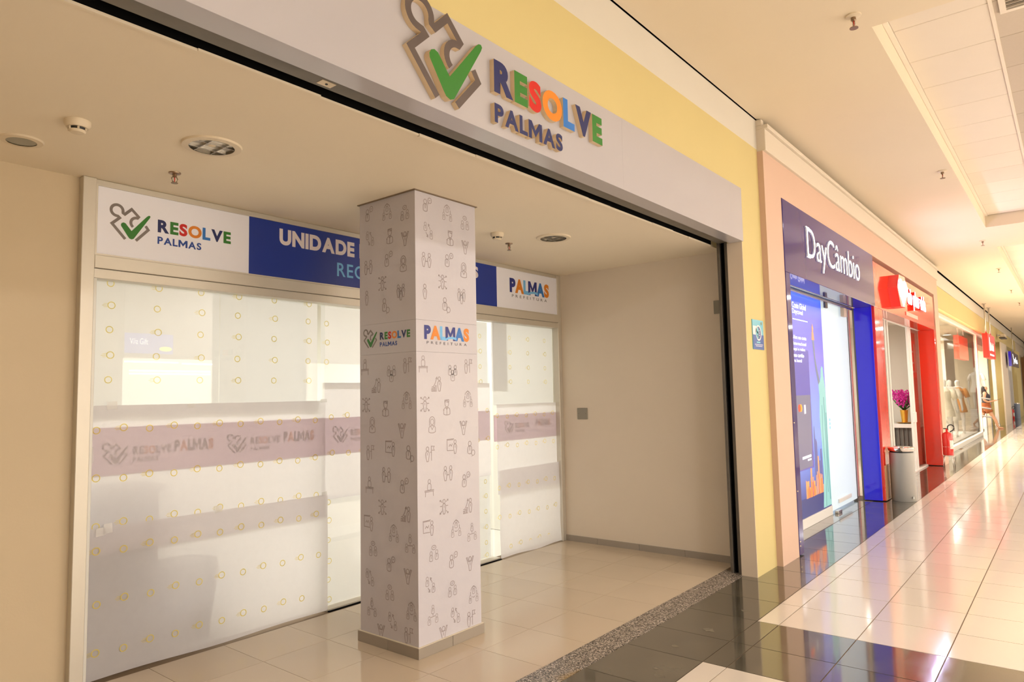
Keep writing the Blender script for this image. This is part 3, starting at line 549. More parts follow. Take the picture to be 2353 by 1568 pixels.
def pictogram(kind):
    w = 0.05
    R_ = ribbon
    if kind == 'talk': return man(-0.16,-0.12,0.95)+[R_(circ(0.26,0.30,0.17,0.19), w, True), R_([(0.16,0.16),(0.08,0.02)], w), R_([(0.19,0.30),(0.33,0.31)], w)]
    if kind == 'chat': return man(-0.10,0.08,1.0)+[R_(circ(0.24,-0.26,0.17,0.19), w, True), R_([(0.18,-0.42),(0.10,-0.52)], w)]
    if kind == 'org': return man(0,0.26,0.62)+man(-0.34,-0.32,0.6)+man(0.34,-0.32,0.6)+[R_(arc(0,0.15,0.30,0.36,160,30,8), w), R_(arc(0,0.15,0.30,0.36,30,20,8), w), R_([(-0.30,0.2),(-0.32,-0.02)], w), R_([(0.30,0.2),(0.32,-0.02)], w), R_(arc(0,-0.12,0.14,0.10,-160,-20,5), w)]
    if kind == 'duo': return man(-0.25,-0.20,0.72)+man(0.25,-0.16,0.72)+[R_(circ(0,0.36,0.19,0.14), w, True), R_([(-0.08,0.35),(0.09,0.38)], w)]
    if kind == 'swap': return man(-0.26,0.20,0.68)+man(0.28,-0.28,0.68)+[R_([(0.18,0.08),(0.02,0.40)], w), R_([(0.02,0.26),(0.01,0.42),(0.15,0.36)], w), R_([(-0.20,-0.16),(-0.04,-0.44)], w), R_([(-0.04,-0.28),(-0.03,-0.46),(-0.17,-0.42)], w)]
    if kind == 'cap': return [R_(circ(0,0.24,0.18,0.22), w, True), R_([(-0.19,0.32),(-0.18,0.48),(0.20,0.50),(0.19,0.34),(-0.05,0.36)], w), R_([(-0.30,-0.45),(-0.30,-0.20)]+arc(0,-0.20,0.30,0.20,180,0,8)+[(0.30,-0.45)]+arc(0,-0.42,0.30,0.10,0,-180,6)[1:-1], w, True), R_([(0,-0.06),(0,-0.5)], w), R_([(-0.12,-0.02),(0,-0.14),(0.12,-0.02)], w)]
    if kind == 'woman': return [R_(circ(0,0.20,0.15,0.19), w, True), R_([(-0.22,-0.04)]+arc(0,0.24,0.25,0.30,190,-10,12)+[(0.22,-0.04)], w), R_([(-0.30,-0.45)]+arc(0,-0.22,0.30,0.18,175,5,8)+[(0.30,-0.45)]+arc(0,-0.42,0.30,0.10,0,-180,6)[1:-1], w, True), R_([(-0.14,-0.08),(0,-0.30),(0.14,-0.08)], w)]
    if kind == 'cheer': return [R_(circ(0,0.28,0.13,0.15), w, True), R_([(-0.36,0.40),(-0.27,0.42),(-0.16,0.12),(0.16,0.12),(0.27,0.42),(0.36,0.40),(0.16,-0.10),(0.08,-0.50),(-0.08,-0.50),(-0.16,-0.10)], w, True), R_([(0,0.05),(0,-0.15)], w)]
    if kind == 'shake': return standing(-0.26,0,0.95)+standing(0.26,0,0.95)+[R_([(-0.12,-0.10),(0.12,-0.10)], w*1.3)]
    if kind == 'rays': return standing(0,0,0.95)+[R_([(sx*0.18,sy*0.28+0.02),(sx*0.38,sy*0.44)], w) for sx in (-1,1) for sy in (-1,0.1,1)]+[R_([(sx*0.38-sx*0.1,sy*0.44),(sx*0.38,sy*0.44),(sx*0.38,sy*0.44-sy*0.1)], w) for sx in (-1,1) for sy in (-1,1)]
    if kind == 'person': return standing(0,0,0.98)
    if kind == 'trio': return standing(-0.25,0.10,0.85)+standing(0.25,0.10,0.85)+standing(0,-0.10,0.85)
    if kind == 'desk': return man(0,0.22,0.80,False)+[R_([(-0.42,-0.12),(0.42,-0.10)], w*1.2), R_([(-0.42,-0.20),(0.42,-0.18)], w), R_([(-0.34,-0.2),(-0.36,-0.5)], w), R_([(0.34,-0.2),(0.36,-0.5)], w)]
    if kind == 'flag': return standing(-0.16,-0.04,0.95)+[R_([(0.06,0.06),(0.20,0.08)], w), R_([(0.20,-0.48),(0.20,0.46),(0.46,0.44),(0.38,0.32),(0.46,0.18),(0.20,0.20)], w)]
    if kind == 'crowd': return man(-0.26,0.20,0.80)+man(0.26,0.20,0.80)+man(0,-0.16,0.85)
    if kind == 'growth': return standing(0.26,0,0.95)+[R_([(-0.46,-0.22),(-0.30,-0.18),(-0.12,0.06),(0.02,0.42)], w), R_([(-0.08,0.34),(0.03,0.46),(0.08,0.30)], w)]+[R_([(x,-0.48),(x,h),(x+0.11,h),(x+0.11,-0.48)], w, True) for x, h in ((-0.46,-0.32),(-0.30,-0.24),(-0.14,-0.12))]
    if kind == 'board': return standing(0.30,-0.06,0.92)+[R_([(0.16,0.42),(-0.46,0.42),(-0.46,-0.28),(0.14,-0.30)], w), R_([(-0.5,0.46),(0.2,0.48)], w), R_([(-0.30,-0.02),(-0.18,0.12),(-0.06,0.0),(0.04,0.16)], w)]
    if kind == 'tree': return man(0,0.32,0.62)+man(-0.33,-0.32,0.62)+man(0.33,-0.30,0.62)+[R_([(0,0.06),(0,-0.05)], w), R_([(-0.2,-0.12),(0.2,-0.10)], w)]
FR = [('talk',3.112,2.866),('org',3.3,2.848),('duo',3.475,2.807),('swap',3.121,2.694),('cap',3.326,2.676),('cheer',3.475,2.638),('shake',3.103,2.495),('talk',3.31,2.525),('woman',3.457,2.471),('rays',3.249,2.366),('person',3.086,2.285),('trio',3.431,2.287),('chat',3.278,2.208),('desk',3.064,1.808),('flag',3.481,1.81),('crowd',3.334,1.755),('growth',3.182,1.686),('rays',3.076,1.557),('cap',3.274,1.532),('org',3.479,1.585),('woman',3.138,1.422),('cheer',3.432,1.393),('flag',3.11,1.242),('board',3.318,1.275),('chat',3.501,1.242),('shake',3.278,1.101),('talk',3.447,1.044),('desk',3.107,1.02),('rays',3.237,0.89),('growth',3.463,0.866),('board',3.096,0.777),('org',3.347,0.736),('tree',3.5,0.685),('duo',3.141,0.612),('talk',3.315,0.538),('cheer',3.476,0.485),('swap',3.106,0.425),('duo',3.305,0.355),('org',3.507,0.276),('tree',3.127,0.234),('swap',3.329,0.183),('flag',3.473,0.125),('cheer',3.218,0.098)]
PIC = {}
for face in ('f','s'):
    for kind, u, z in FR:
        k = (kind, face)
        if face == 'f': p = Vector((u, CY0-0.0008, z))
        else: p = Vector((CX0-0.0008, 6.805-u-0.008, z))   # the side face repeats the same print
        if k not in PIC:
            sc = 0.098; sh = [([(x*sc, y*sc) for x, y in vv], ff) for vv, ff in pictogram(kind)]
            o = art('pictogram', sh, FRONT if face == 'f' else SIDE, p, 0, [M['ink']], colu); PIC[k] = (o.data, o.location+wloc(colu)-p)
        else:
            me, off = PIC[k]; o = bpy.data.objects.new('pictogram', me); COL.objects.link(o); o.parent = colu; o.location = p+off-wloc(colu)
city_logo(colu, FRONT, (3.076,CY0,1.975), 0.425, 0.092, 0.0008)
logo(colu, SIDE, (CX0,3.674,2.005), 0.605, 0.0, 0.0008, None, 0.05)
# ------------------------------------------------------------------ fixtures of the recess ceiling and wall
def downlight(x, y, label):
    t = thing('recessed_downlight', (x,y,2.945), label, 'downlight', 'louvred downlights in the recess ceiling')
    lathe('ring', [(0.112,-0.012),(0.145,-0.010),(0.150,0.0),(0.112,0.0)], (x,y,2.945), M['plastic'], t, 40, caps=False); lathe('reflector', [(0.112,-0.011),(0.112,-0.001),(0.02,-0.0005)], (x,y,2.945), M['louvre'], t, 32, caps=False)
    for k in (-0.045,0.045): box('louvre', (x+k-0.0015,x+k+0.0015,y-0.10,y+0.10,2.934,2.944), M['steel'], t)
    for k in (-0.045,0.045): box('louvre', (x-0.10,x+0.10,y+k-0.0015,y+k+0.0015,2.934,2.944), M['steel'], t)
downlight(1.762, 3.44, 'round louvred downlight in the recess ceiling over the left door pane'); downlight(4.755, 3.382, 'round louvred downlight in the recess ceiling beyond the column')
t = thing('round_speaker', (1.087,4.066,2.945), 'flat round frosted ceiling speaker beside the smoke detector', 'speaker')
lathe('rim', [(0.066,-0.010),(0.092,-0.008),(0.098,0.0),(0.066,0.0)], (1.087,4.066,2.945), M['plastic'], t, 36, caps=False); lathe('lens', [(0.066,-0.007),(0.0,-0.004)], (1.087,4.066,2.945), M['frost'], t, 32, caps=False)
def smoke(x, y, label):
    t = thing('smoke_detector', (x,y,2.945), label, 'smoke detector', 'smoke detectors on the recess ceiling')
    lathe('base', [(0.056,0.0),(0.056,-0.018),(0.046,-0.034)], (x,y,2.945), M['plastic'], t, 28); lathe('sensor_slot', [(0.036,-0.034),(0.034,-0.047)], (x,y,2.945), M['dark'], t, 24); lathe('cap', [(0.037,-0.046),(0.030,-0.057),(0.0,-0.060)], (x,y,2.945), M['plastic'], t, 24)
    for k in range(6): a = k*math.pi/3+0.3; c_, s_ = math.cos(a), math.sin(a); tube('rib', [(x+0.038*c_,y+0.038*s_,2.912),(x+0.037*c_,y+0.037*s_,2.897)], 0.005, M['plastic'], t, 6)
smoke(1.183, 3.598, 'white smoke detector on the recess ceiling over the left wall'); smoke(4.302, 3.63, 'white smoke detector on the recess ceiling beyond the column')
def sprinkler(x, y, z, label, group, big=1.0):
    t = thing('fire_sprinkler', (x,y,z), label, 'sprinkler', group); s = big
    lathe('escutcheon', [(0.034*s,0),(0.033*s,-0.006*s),(0.013*s,-0.011*s)], (x,y,z), M['brass'] if z < 3.5 else M['plastic'], t, 20)
    lathe('nozzle', [(0.011*s,-0.010*s),(0.012*s,-0.024*s),(0.007*s,-0.028*s)], (x,y,z), M['brass'], t, 14)
    for k in (-1,1): tube('arm', [(x+0.010*s*k,y,z-0.024*s),(x+0.018*s*k,y,z-0.036*s),(x+0.012*s*k,y,z-0.052*s),(x,y,z-0.060*s)], 0.0028*s, M['brass'], t, 6)
    tube('bulb', [(x,y,z-0.028*s),(x,y,z-0.056*s)], 0.0032*s, M['redpaint'], t, 6); lathe('deflector', [(0.019*s,-0.060*s),(0.019*s,-0.063*s)], (x,y,z), M['brass'], t, 16)
sprinkler(1.834, 4.015, 2.945, 'small bronze sprinkler head on the recess ceiling over the logo sign', 'sprinklers in the recess'); sprinkler(4.665, 3.80, 2.945, 'small bronze sprinkler head on the recess ceiling beyond the column', 'sprinklers in the recess')
for i, (x, y) in enumerate(((5.121,1.03),(9.616,1.07),(14.786,1.11),(18.6,1.14),(23.0,1.17),(26.8,1.18))):
    sprinkler(x, y, 4.2, ['sprinkler head on the mall ceiling by the corner of the panel coffer','sprinkler head on the mall ceiling halfway along the first coffer','sprinkler head on the mall ceiling in the pale glow between coffers'][i] if i < 3 else ['small sprinkler head on the mall ceiling beside the start of the second coffer','small sprinkler head on the mall ceiling near the end of the second coffer','small sprinkler head on the mall ceiling above the red hanging sign'][i-3], 'sprinklers on the mall ceiling', 1.5)
sw = thing('switch_plate', (6.366,4.197,1.388), 'square grey blank switch plate on the beige end wall', 'switch plate'); box('plate', (6.360,6.369,4.131,4.263,1.326,1.45), mat('plate_grey',(0.30,0.27,0.21,1),0.5), sw, 0.003)
for k in (-1,1): lathe('screw', [(0.004,-0.0015),(0.004,0.001)], (6.3595,4.197+0.045*k,1.388), M['guide'], sw, 8, 'X')
sw = thing('junction_cover', (6.366,2.60,2.41), 'square grey cover plate beside the shutter guide', 'cover plate'); box('plate', (6.358,6.369,2.535,2.652,2.345,2.473), MATS['plate_grey'], sw, 0.003); box('lip', (6.354,6.358,2.540,2.647,2.465,2.473), MATS['plate_grey'], sw)
# notice on the yellow pier
nt_ = tag(box('notice_sign', (6.14,6.415,2.206,2.213,1.973,2.243), cmat('notice_light_blue',115,190,210)), 'light and dark blue notice with a round badge on the yellow pier', 'sign')
art('lower_field', [poly([(6.14,1.973),(6.415,1.973),(6.415,2.108),(6.14,2.108)])], FRONT, (0,2.206,0), 0, [cmat('notice_navy',60,95,165)], nt_, 0.0006)
art('badge', [poly(circ(6.285,2.125,0.072,0.072,24)), poly([(6.145,2.105),(6.145,2.185),(6.235,2.185),(6.235,2.105)])], FRONT, (0,2.206,0), 0, [WHT], nt_, 0.0012)
art('badge_disc', [poly(circ(6.285,2.125,0.058,0.058,24))], FRONT, (0,2.206,0), 0, [cmat('notice_navy2',60,85,140)], nt_, 0.0016)
art('badge_figure', [poly(circ(6.262,2.145,0.024,0.03,12)), poly(circ(6.245,2.115,0.03,0.026,12)), poly(circ(6.255,2.085,0.02,0.016,12))], FRONT, (0,2.206,0), 0, [cmat('notice_teal',110,190,205)], nt_, 0.002)
art('badge_code', [ribbon([(6.29,2.145),(6.315,2.145)],0.007), ribbon([(6.29,2.125),(6.315,2.125)],0.007), ribbon([(6.29,2.105),(6.315,2.105)],0.007)], FRONT, (0,2.206,0), 0, [WHT], nt_, 0.0024)
art('text_lines', [ribbon([(6.23,2.038),(6.32,2.038)],0.012)], FRONT, (0,2.206,0), 0, [cmat('notice_cyan',130,205,215)], nt_, 0.001); art('text_lines', [ribbon([(6.18,2.018),(6.385,2.018)],0.005), ribbon([(6.20,2.004),(6.37,2.004)],0.005)], FRONT, (0,2.206,0), 0, [WHT], nt_, 0.001)
art('crest', [poly(circ(6.365,2.215,0.014,0.016,10))], FRONT, (0,2.206,0), 0, [cmat('notice_olive',130,130,90)], nt_, 0.001)
# air vent in the first coffer
av = thing('air_vent', (6.2,-0.05,4.385), 'dark slatted air vent grille set in the ceiling coffer', 'vent')
box('backing', (5.66,6.16,-0.36,0.22,4.392,4.395), M['black'], av); boxes('frame', [(5.63,5.67,-0.38,0.25,4.378,4.394),(6.16,6.20,-0.38,0.25,4.378,4.394),(5.67,6.16,0.21,0.25,4.378,4.394),(5.67,6.16,-0.38,-0.34,4.378,4.394)], M['panel'], av)
for i in range(9): box('slat', (5.69+0.053*i,5.70+0.053*i,-0.34,0.21,4.376,4.392), M['panelg'], av)
# ================================================================== exchange shop (navy portal)
struct('wall_exchange', [(7.0,11.2,5.2,5.3,0,3.0),(7.0,7.1,2.6,5.3,0,3.0),(11.3,11.4,2.6,5.3,0,3.2),(7.0,11.3,2.5,5.3,3.0,3.1),(7.0,11.3,2.6,5.3,-0.1,-0.006)], mat('exchange_white',(0.80,0.86,0.88,1),0.6), 'white interior of the currency exchange shop')
ds = thing('shop_sign', (8.96,2.2,2.78), 'glossy navy fascia with white lit DayCâmbio lettering', 'sign')
box('panel', (6.975,10.955,2.150,2.42,2.775,3.522), M['purple'], ds, 0.004)
for g in phrase('DayCâmbio', 7.72, 10.055, 2.922, 3.36, -0.010): art('letter', [g], FRONT, (0,2.150,0), 0.012, [M['lit'],M['white']], ds, 0.001)
for zz in (3.357,3.028): art('serif', [ribbon([(7.70,zz),(7.82,zz)],0.012)], FRONT, (0,2.150,0), 0.012, [M['lit'],M['white']], ds, 0.001)
dl = thing('portal_leg', (7.04,2.3,0), 'narrow navy glossy portal leg on the peach wall', 'pillar'); box('front', (6.978,7.11,2.152,2.45,0.012,2.775), M['purple'], dl, 0.003)
for z in (0.10,0.14,0.62,1.28): lathe('stud', [(0.008,-0.008),(0.008,0.004)], (6.99,2.152,z), M['chrome'], dl, 8, 'Y')
db = thing('portal_leg', (10.97,2.32,0), 'royal blue glossy panel lining the inner side of the red pier', 'pillar'); box('panel', (10.945,10.968,2.205,2.44,0.012,2.775), M['blue'], db, 0.002); box('edge_strip', (10.944,10.97,2.441,2.462,0,2.775), M['guide'], db)
pb = thing('poster_lightbox', (8.4,2.55,0), 'blue travel account poster with statue, city skyline and grey card behind glass', 'poster')
box('plinth', (7.15,9.533,2.505,2.62,0.0,0.115), M['white'], pb, 0.003); box('print', (7.15,9.532,2.515,2.60,0.118,2.75), M['poster'], pb)
def pp(name, shapes, m, lift): art(name, shapes if isinstance(shapes, list) else [shapes], FRONT, (0,2.515,0), 0, [m], pb, lift)
E_ = lambda n, r, g, b, e=0.5: mat(n, srgb(r,g,b), 0.3, emit=e)
pp('print_panel', poly([(7.2,0.66),(8.87,0.66),(8.87,2.08),(7.2,2.08)]), E_('pr_violet',88,82,165), 0.0006)
pp('print_water', poly([(7.2,0.12),(9.53,0.12),(9.53,0.36),(7.2,0.30)]), E_('pr_water',38,48,112), 0.0008)
pp('print_skyline', [poly([(x,0.32),(x+w,0.33),(x+w,h),(x,h)]) for x, w, h in [(8.50+0.047*q, 0.03, 0.38+0.22*random.random()) for q in range(15)]+[(8.53,0.10,0.52),(8.64,0.07,0.44),(8.70,0.06,0.66),(8.78,0.10,0.5),(9.02,0.05,0.78),(9.10,0.08,0.5),(9.2,0.06,0.42)]], E_('pr_gold',225,150,95), 0.0012)
pp('print_skyline', [poly([(8.90,0.34),(8.97,0.34),(8.965,0.95),(8.945,1.15),(8.925,1.15),(8.905,0.95)]), poly([(8.97,0.34),(9.03,0.34),(9.03,0.95),(8.99,1.0),(8.97,0.98)]), poly([(9.06,0.4),(9.14,0.4),(9.14,0.72),(9.06,0.72)]), poly([(9.15,0.4),(9.21,0.4),(9.21,0.86),(9.15,0.86)])], E_('pr_tower',88,92,145), 0.0010)
pp('print_statue', [poly([(9.22,1.72),(9.30,1.70),(9.34,1.76),(9.36,1.86),(9.40,1.90),(9.45,1.88),(9.46,1.78),(9.52,1.60),(9.53,1.2),(9.53,0.13),(9.17,0.13),(9.24,0.5),(9.24,0.9),(9.20,1.25),(9.24,1.5)])], E_('pr_verdigris',130,185,185), 0.0016)
pp('print_statue', [poly([(9.05,2.24),(9.13,2.24),(9.15,2.0),(9.22,1.84),(9.30,1.70),(9.22,1.66),(9.13,1.86),(9.09,2.04)])], E_('pr_arm',108,118,140), 0.0018)
pp('print_statue', [ribbon([(9.33,1.4),(9.30,1.0),(9.34,0.5),(9.30,0.14)],0.02), ribbon([(9.42,1.5),(9.43,0.9),(9.40,0.3)],0.025), ribbon([(9.49,1.3),(9.47,0.7),(9.49,0.2)],0.03)], E_('pr_fold',70,135,140), 0.0020)
pp('print_torch', [poly([(9.03,2.22),(9.15,2.22),(9.13,2.32),(9.05,2.32)]), poly([(9.06,2.32),(9.12,2.32),(9.13,2.37),(9.09,2.43),(9.06,2.38)])], E_('pr_torch',205,140,105), 0.0022)
pp('print_card', poly([(7.2,0.655),(8.80,0.68),(8.85,1.535),(7.2,1.53)]), E_('pr_card',112,112,140,0.35), 0.0022)
pp('print_mark', poly(circ(8.40,1.385,0.05,0.045,16)), E_('pr_mark_red',225,60,20,0.7), 0.0028); pp('print_mark', poly(circ(8.455,1.385,0.05,0.045,16)), E_('pr_mark_orange',240,150,40,0.7), 0.0026); pp('print_chip', poly([(8.575,1.31),(8.645,1.315),(8.645,1.42),(8.575,1.42)]), E_('pr_chip',205,205,215), 0.0028)
LWH = E_('pr_white',240,242,255,0.8)
for s_, a, b, c, d in (('Conta Global',8.315,8.86,2.57,2.64),('Daycoval',8.315,8.72,2.485,2.56),('Abra sua conta',8.30,8.81,2.20,2.245),('internacional',8.30,8.79,2.128,2.168),('aqui e retire',8.29,8.74,2.052,2.098),('seu cartão',8.285,8.68,1.985,2.03),('na hora!',8.28,8.59,1.925,1.965)): [pp('print_letter', g, LWH, 0.003) for g in phrase(s_,a,b,c,d,0.02)]
pp('print_text', ribbon([(8.315,2.435),(8.90,2.435)],0.012), LWH, 0.003); pp('print_text', [ribbon([(8.42,0.80),(8.76,0.81)],0.03), ribbon([(8.62,0.765),(8.76,0.768)],0.02)], LWH, 0.003)
wp = thing('frosted_panel', (10.2,2.55,0), 'bright white filmed glass panel with a painted glow and small blue icons', 'panel')
box('panel', (9.536,10.90,2.525,2.56,0.03,2.76), M['filmglow'], wp, 0.002); box('side_seal', (10.90,10.935,2.52,2.57,0,2.775), M['guide'], wp)  # panel emission stands in for shop light coming through the white film
for z in (1.199,1.148,1.097): art('icon', [poly(circ(9.69,z,0.035,0.02,14))], FRONT, (0,2.525,0), 0, [E_('pr_icon',130,185,240,0.6)], wp, 0.001)
art('text_lines', [ribbon([(9.88,1.305),(10.32,1.30)],0.008), ribbon([(9.88,1.27),(10.45,1.265)],0.005), ribbon([(9.86,1.12),(10.63,1.11)],0.006), ribbon([(9.86,1.085),(10.3,1.08)],0.006)], FRONT, (0,2.525,0), 0, [E_('pr_grey',185,205,225,0.6)], wp, 0.001)
gdr = thing('sliding_door_track', (9.7,2.48,0), 'steel sliding door track with clamp, motor cover and floor guide before the poster', 'door track')
box('header_track', (7.12,10.94,2.455,2.50,2.742,2.79), M['steel'], gdr, 0.003); box('floor_guide', (9.60,9.78,2.455,2.50,0.0,0.035), M['steel'], gdr, 0.003); box('roller_clamp', (9.60,9.70,2.47,2.50,2.67,2.742), M['guide'], gdr, 0.004); box('motor_cover', (10.45,10.60,2.45,2.50,2.62,2.742), mat('motor_beige',(0.62,0.48,0.38,1),0.5), gdr, 0.004); box('bottom_rail', (9.86,10.5,2.50,2.52,0.10,0.15), M['white'], gdr, 0.003)
# ================================================================== clinic shop (red portal)
struct('wall_clinic', [(11.4,17.4,5.2,5.3,0,3.2),(17.3,17.4,2.52,5.3,0,3.2),(11.4,17.4,2.5,5.3,3.0,3.1),(11.4,17.3,2.53,5.2,-0.1,-0.002)], mat('clinic_wall',(0.70,0.66,0.58,1),0.7), 'pale interior of the red portal shop')
rs = thing('shop_sign', (13.7,2.2,2.78), 'glossy red fascia with white lit heart emblem and lab plus vida letters', 'sign')
box('panel', (10.958,16.45,2.160,2.42,2.775,3.45), M['red'], rs, 0.004)
hexp = [(12.14,3.37),(11.95,3.15),(12.16,2.87),(12.60,2.885),(12.82,3.16),(12.62,3.385)]
art('hexagon_box', [poly(hexp)], FRONT, (0,2.160,0), 0.136, [mat('hex_front',(0.85,0.30,0.22,1),0.15,emit=0.35),mat('red_side',(0.80,0.06,0.05,1),0.15,emit=0.15)], rs, 0.0)  # peach front tint and mild glow paint in overexposed red gloss
hx = [(12.36+0.0215*(16*math.sin(t_)**3), 3.13+0.0150*(13*math.cos(t_)-5*math.cos(2*t_)-2*math.cos(3*t_)-math.cos(4*t_))) for t_ in [i*2*math.pi/28 for i in range(28)]]
art('heart', [poly(hx)], FRONT, (0,2.024,0), 0.012, [emis('lit_heart',(0.62,0.66,1,1),22.0),M['white']], rs, 0.001)
for g in phrase('lab plus vida', 13.32, 15.15, 2.955, 3.30, 0.05): art('letter', [g], FRONT, (0,2.160,0), 0.05, [emis('lit_letters',(0.62,0.64,1,1),22.0),M['red']], rs, 0.0)
box('tagline_plate', (13.35,14.46,2.148,2.16,2.835,2.90), mat('plate_pale_red',(0.9,0.45,0.35,1),0.4), rs)
rl = thing('portal_leg', (11.23,2.3,0), 'glossy red portal leg behind the grey waste bin', 'pillar'); box('front', (10.97,11.505,2.170,2.46,0.012,2.775), M['red'], rl, 0.003); box('foot', (10.98,11.49,2.164,2.169,0.012,0.50), mat('leg_wood',(0.55,0.30,0.15,1),0.4), rl)
rr_ = thing('portal_leg', (16.53,2.3,0), 'glossy red portal leg beside the fire extinguisher', 'pillar'); box('reveal', (16.43,16.618,2.170,2.46,0.012,2.775), M['red'], rr_, 0.003)
dr = thing('glass_entrance', (13.8,2.47,0), 'white framed glass entrance of the red portal shop', 'door')
box('header', (11.51,16.42,2.445,2.50,2.77,2.85), M['white'], dr, 0.003); box('glass', (11.51,13.1,2.465,2.472,0.02,2.77), M['glass_far'], dr); box('stile', (13.08,13.16,2.45,2.49,0.02,2.77), M['white_alu'], dr, 0.002); box('stile', (13.30,13.38,2.45,2.49,0.02,2.77), M['white_alu'], dr, 0.002)
box('stile', (15.15,15.27,2.44,2.48,0.02,2.77), M['white'], dr, 0.002); box('stile', (15.36,15.46,2.44,2.48,0.02,2.77), M['white'], dr, 0.002); box('glass', (15.46,16.42,2.462,2.468,0.02,2.77), M['glass_far'], dr); box('sill', (11.51,16.42,2.43,2.52,0.0,0.03), M['white'], dr, 0.002)
box('handle', (15.12,15.30,2.40,2.44,0.93,1.13), M['white'], dr, 0.008)
rp = tag(box('red_banner', (15.75,16.42,2.525,2.54,0.03,2.72), mat('banner_red',(0.55,0.13,0.09,1),0.4)), 'dull red banner behind the glass beside the red pillar', 'banner')
art('notice_print', [poly([(15.78,1.80),(16.40,1.80),(16.40,2.55),(15.78,2.55)])], FRONT, (0,2.525,0), 0, [mat('banner_bright',(0.80,0.03,0.02,1),0.3,emit=0.1)], rp, 0.001)
art('notice_print', [ribbon([(15.84,z),(16.0+0.12*(i%2),z)],0.035) for i, z in enumerate((2.46,2.33,2.20,2.10,2.0,1.92))], FRONT, (0,2.525,0), 0, [WHT], rp, 0.002)
art('notice_print', [poly([(16.18,2.48),(16.32,2.50),(16.36,2.2),(16.34,1.9),(16.24,1.9),(16.2,2.2)])], FRONT, (0,2.525,0), 0, [cmat('banner_figure',215,190,170)], rp, 0.002)
tile_field('far_tiles', [11.4,13.4,15.4,17.3], [2.53,3.9,5.2], M['mtile'], 0.004)
ct = thing('reception_counter', (16.9,3.1,0), 'grey ribbed reception counter with white top inside the red portal shop', 'counter')
box('top', (16.55,17.2,2.58,3.6,0.755,0.84), M['white'], ct, 0.004); box('body', (16.63,17.2,2.62,3.6,0.0,0.755), M['dgrey'], ct)
for i in range(12): box('rib', (16.605,16.63,2.63+0.08*i,2.672+0.08*i,0.0,0.755), M['dgrey'], ct, 0.004)
fp_ = thing('potted_orchid', (16.75,2.86,0.84), 'magenta orchid in a golden pot on the reception counter', 'plant')
lathe('pot', [(0.055,0),(0.078,0.25),(0.083,0.26),(0.070,0.255),(0.05,0.2)], (16.75,2.86,0.865), M['gold'], fp_, 20)
for i in range(9):
    a = i*0.7; r = 0.10+0.05*(i%3); tube('leaf', [(16.75,2.86,1.11),(16.75+r*0.5*math.cos(a),2.86+r*0.7*math.sin(a),1.20+0.03*(i%4)),(16.75+r*math.cos(a)*1.1,2.86+r*1.3*math.sin(a),1.22+0.11*(i%4))], [0.008,0.016,0.002], M['leaf'], fp_, 5)
for i in range(46):
    a = random.uniform(0,6.28); r = 0.13*math.sqrt(random.random()); z = 1.24+random.uniform(0.0,0.27)
    if i > 40: r, z, a = 0.19, 1.40+0.025*(i-41), 1.45
    c_ = Vector((16.75+r*0.8*math.cos(a), 2.86+r*math.sin(a), z)); bm = bmesh.new()
    for k in range(5):
        b_ = k*1.2566+i; d1 = Vector((0.3*math.sin(i),math.cos(b_),math.sin(b_))); d2 = Vector((0.2,math.cos(b_+0.6),math.sin(b_+0.6))); vs = [bm.verts.new(c_+Vector((-0.02,0,0))), bm.verts.new(c_+d1*0.052), bm.verts.new(c_+(d1+d2)*0.041), bm.verts.new(c_+d2*0.050)]; bm.faces.new(vs)
    bm_link('flower', bm, M['magenta'], fp_)
tr_ = thing('brass_tray', (16.72,2.78,0.84), 'low brass tray with small items under the orchid pot', 'tray'); lathe('dish', [(0.12,0),(0.19,0.022),(0.18,0.022),(0.11,0.006)], (16.76,2.84,0.841), M['gold'], tr_, 24)
bn = thing('waste_bin', (11.22,1.985,0), 'tall grey cylindrical waste bin with chrome rim in front of the red leg', 'bin')
lathe('body', [(0.150,0.0),(0.158,0.012),(0.158,0.68)], (11.22,1.985,0), M['binm'], bn, 40); lathe('collar', [(0.150,0.68),(0.150,0.705)], (11.22,1.985,0), M['dark'], bn, 32); lathe('rim', [(0.158,0.70),(0.170,0.715),(0.172,0.745),(0.160,0.757),(0.115,0.745),(0.112,0.72)], (11.22,1.985,0), M['chrome'], bn, 40, caps=False); lathe('opening', [(0.112,0.722),(0.0,0.720)], (11.22,1.985,0), M['dark'], bn, 24)
box('badge', (11.10,11.14,1.845,1.852,0.045,0.075), M['white'], bn)
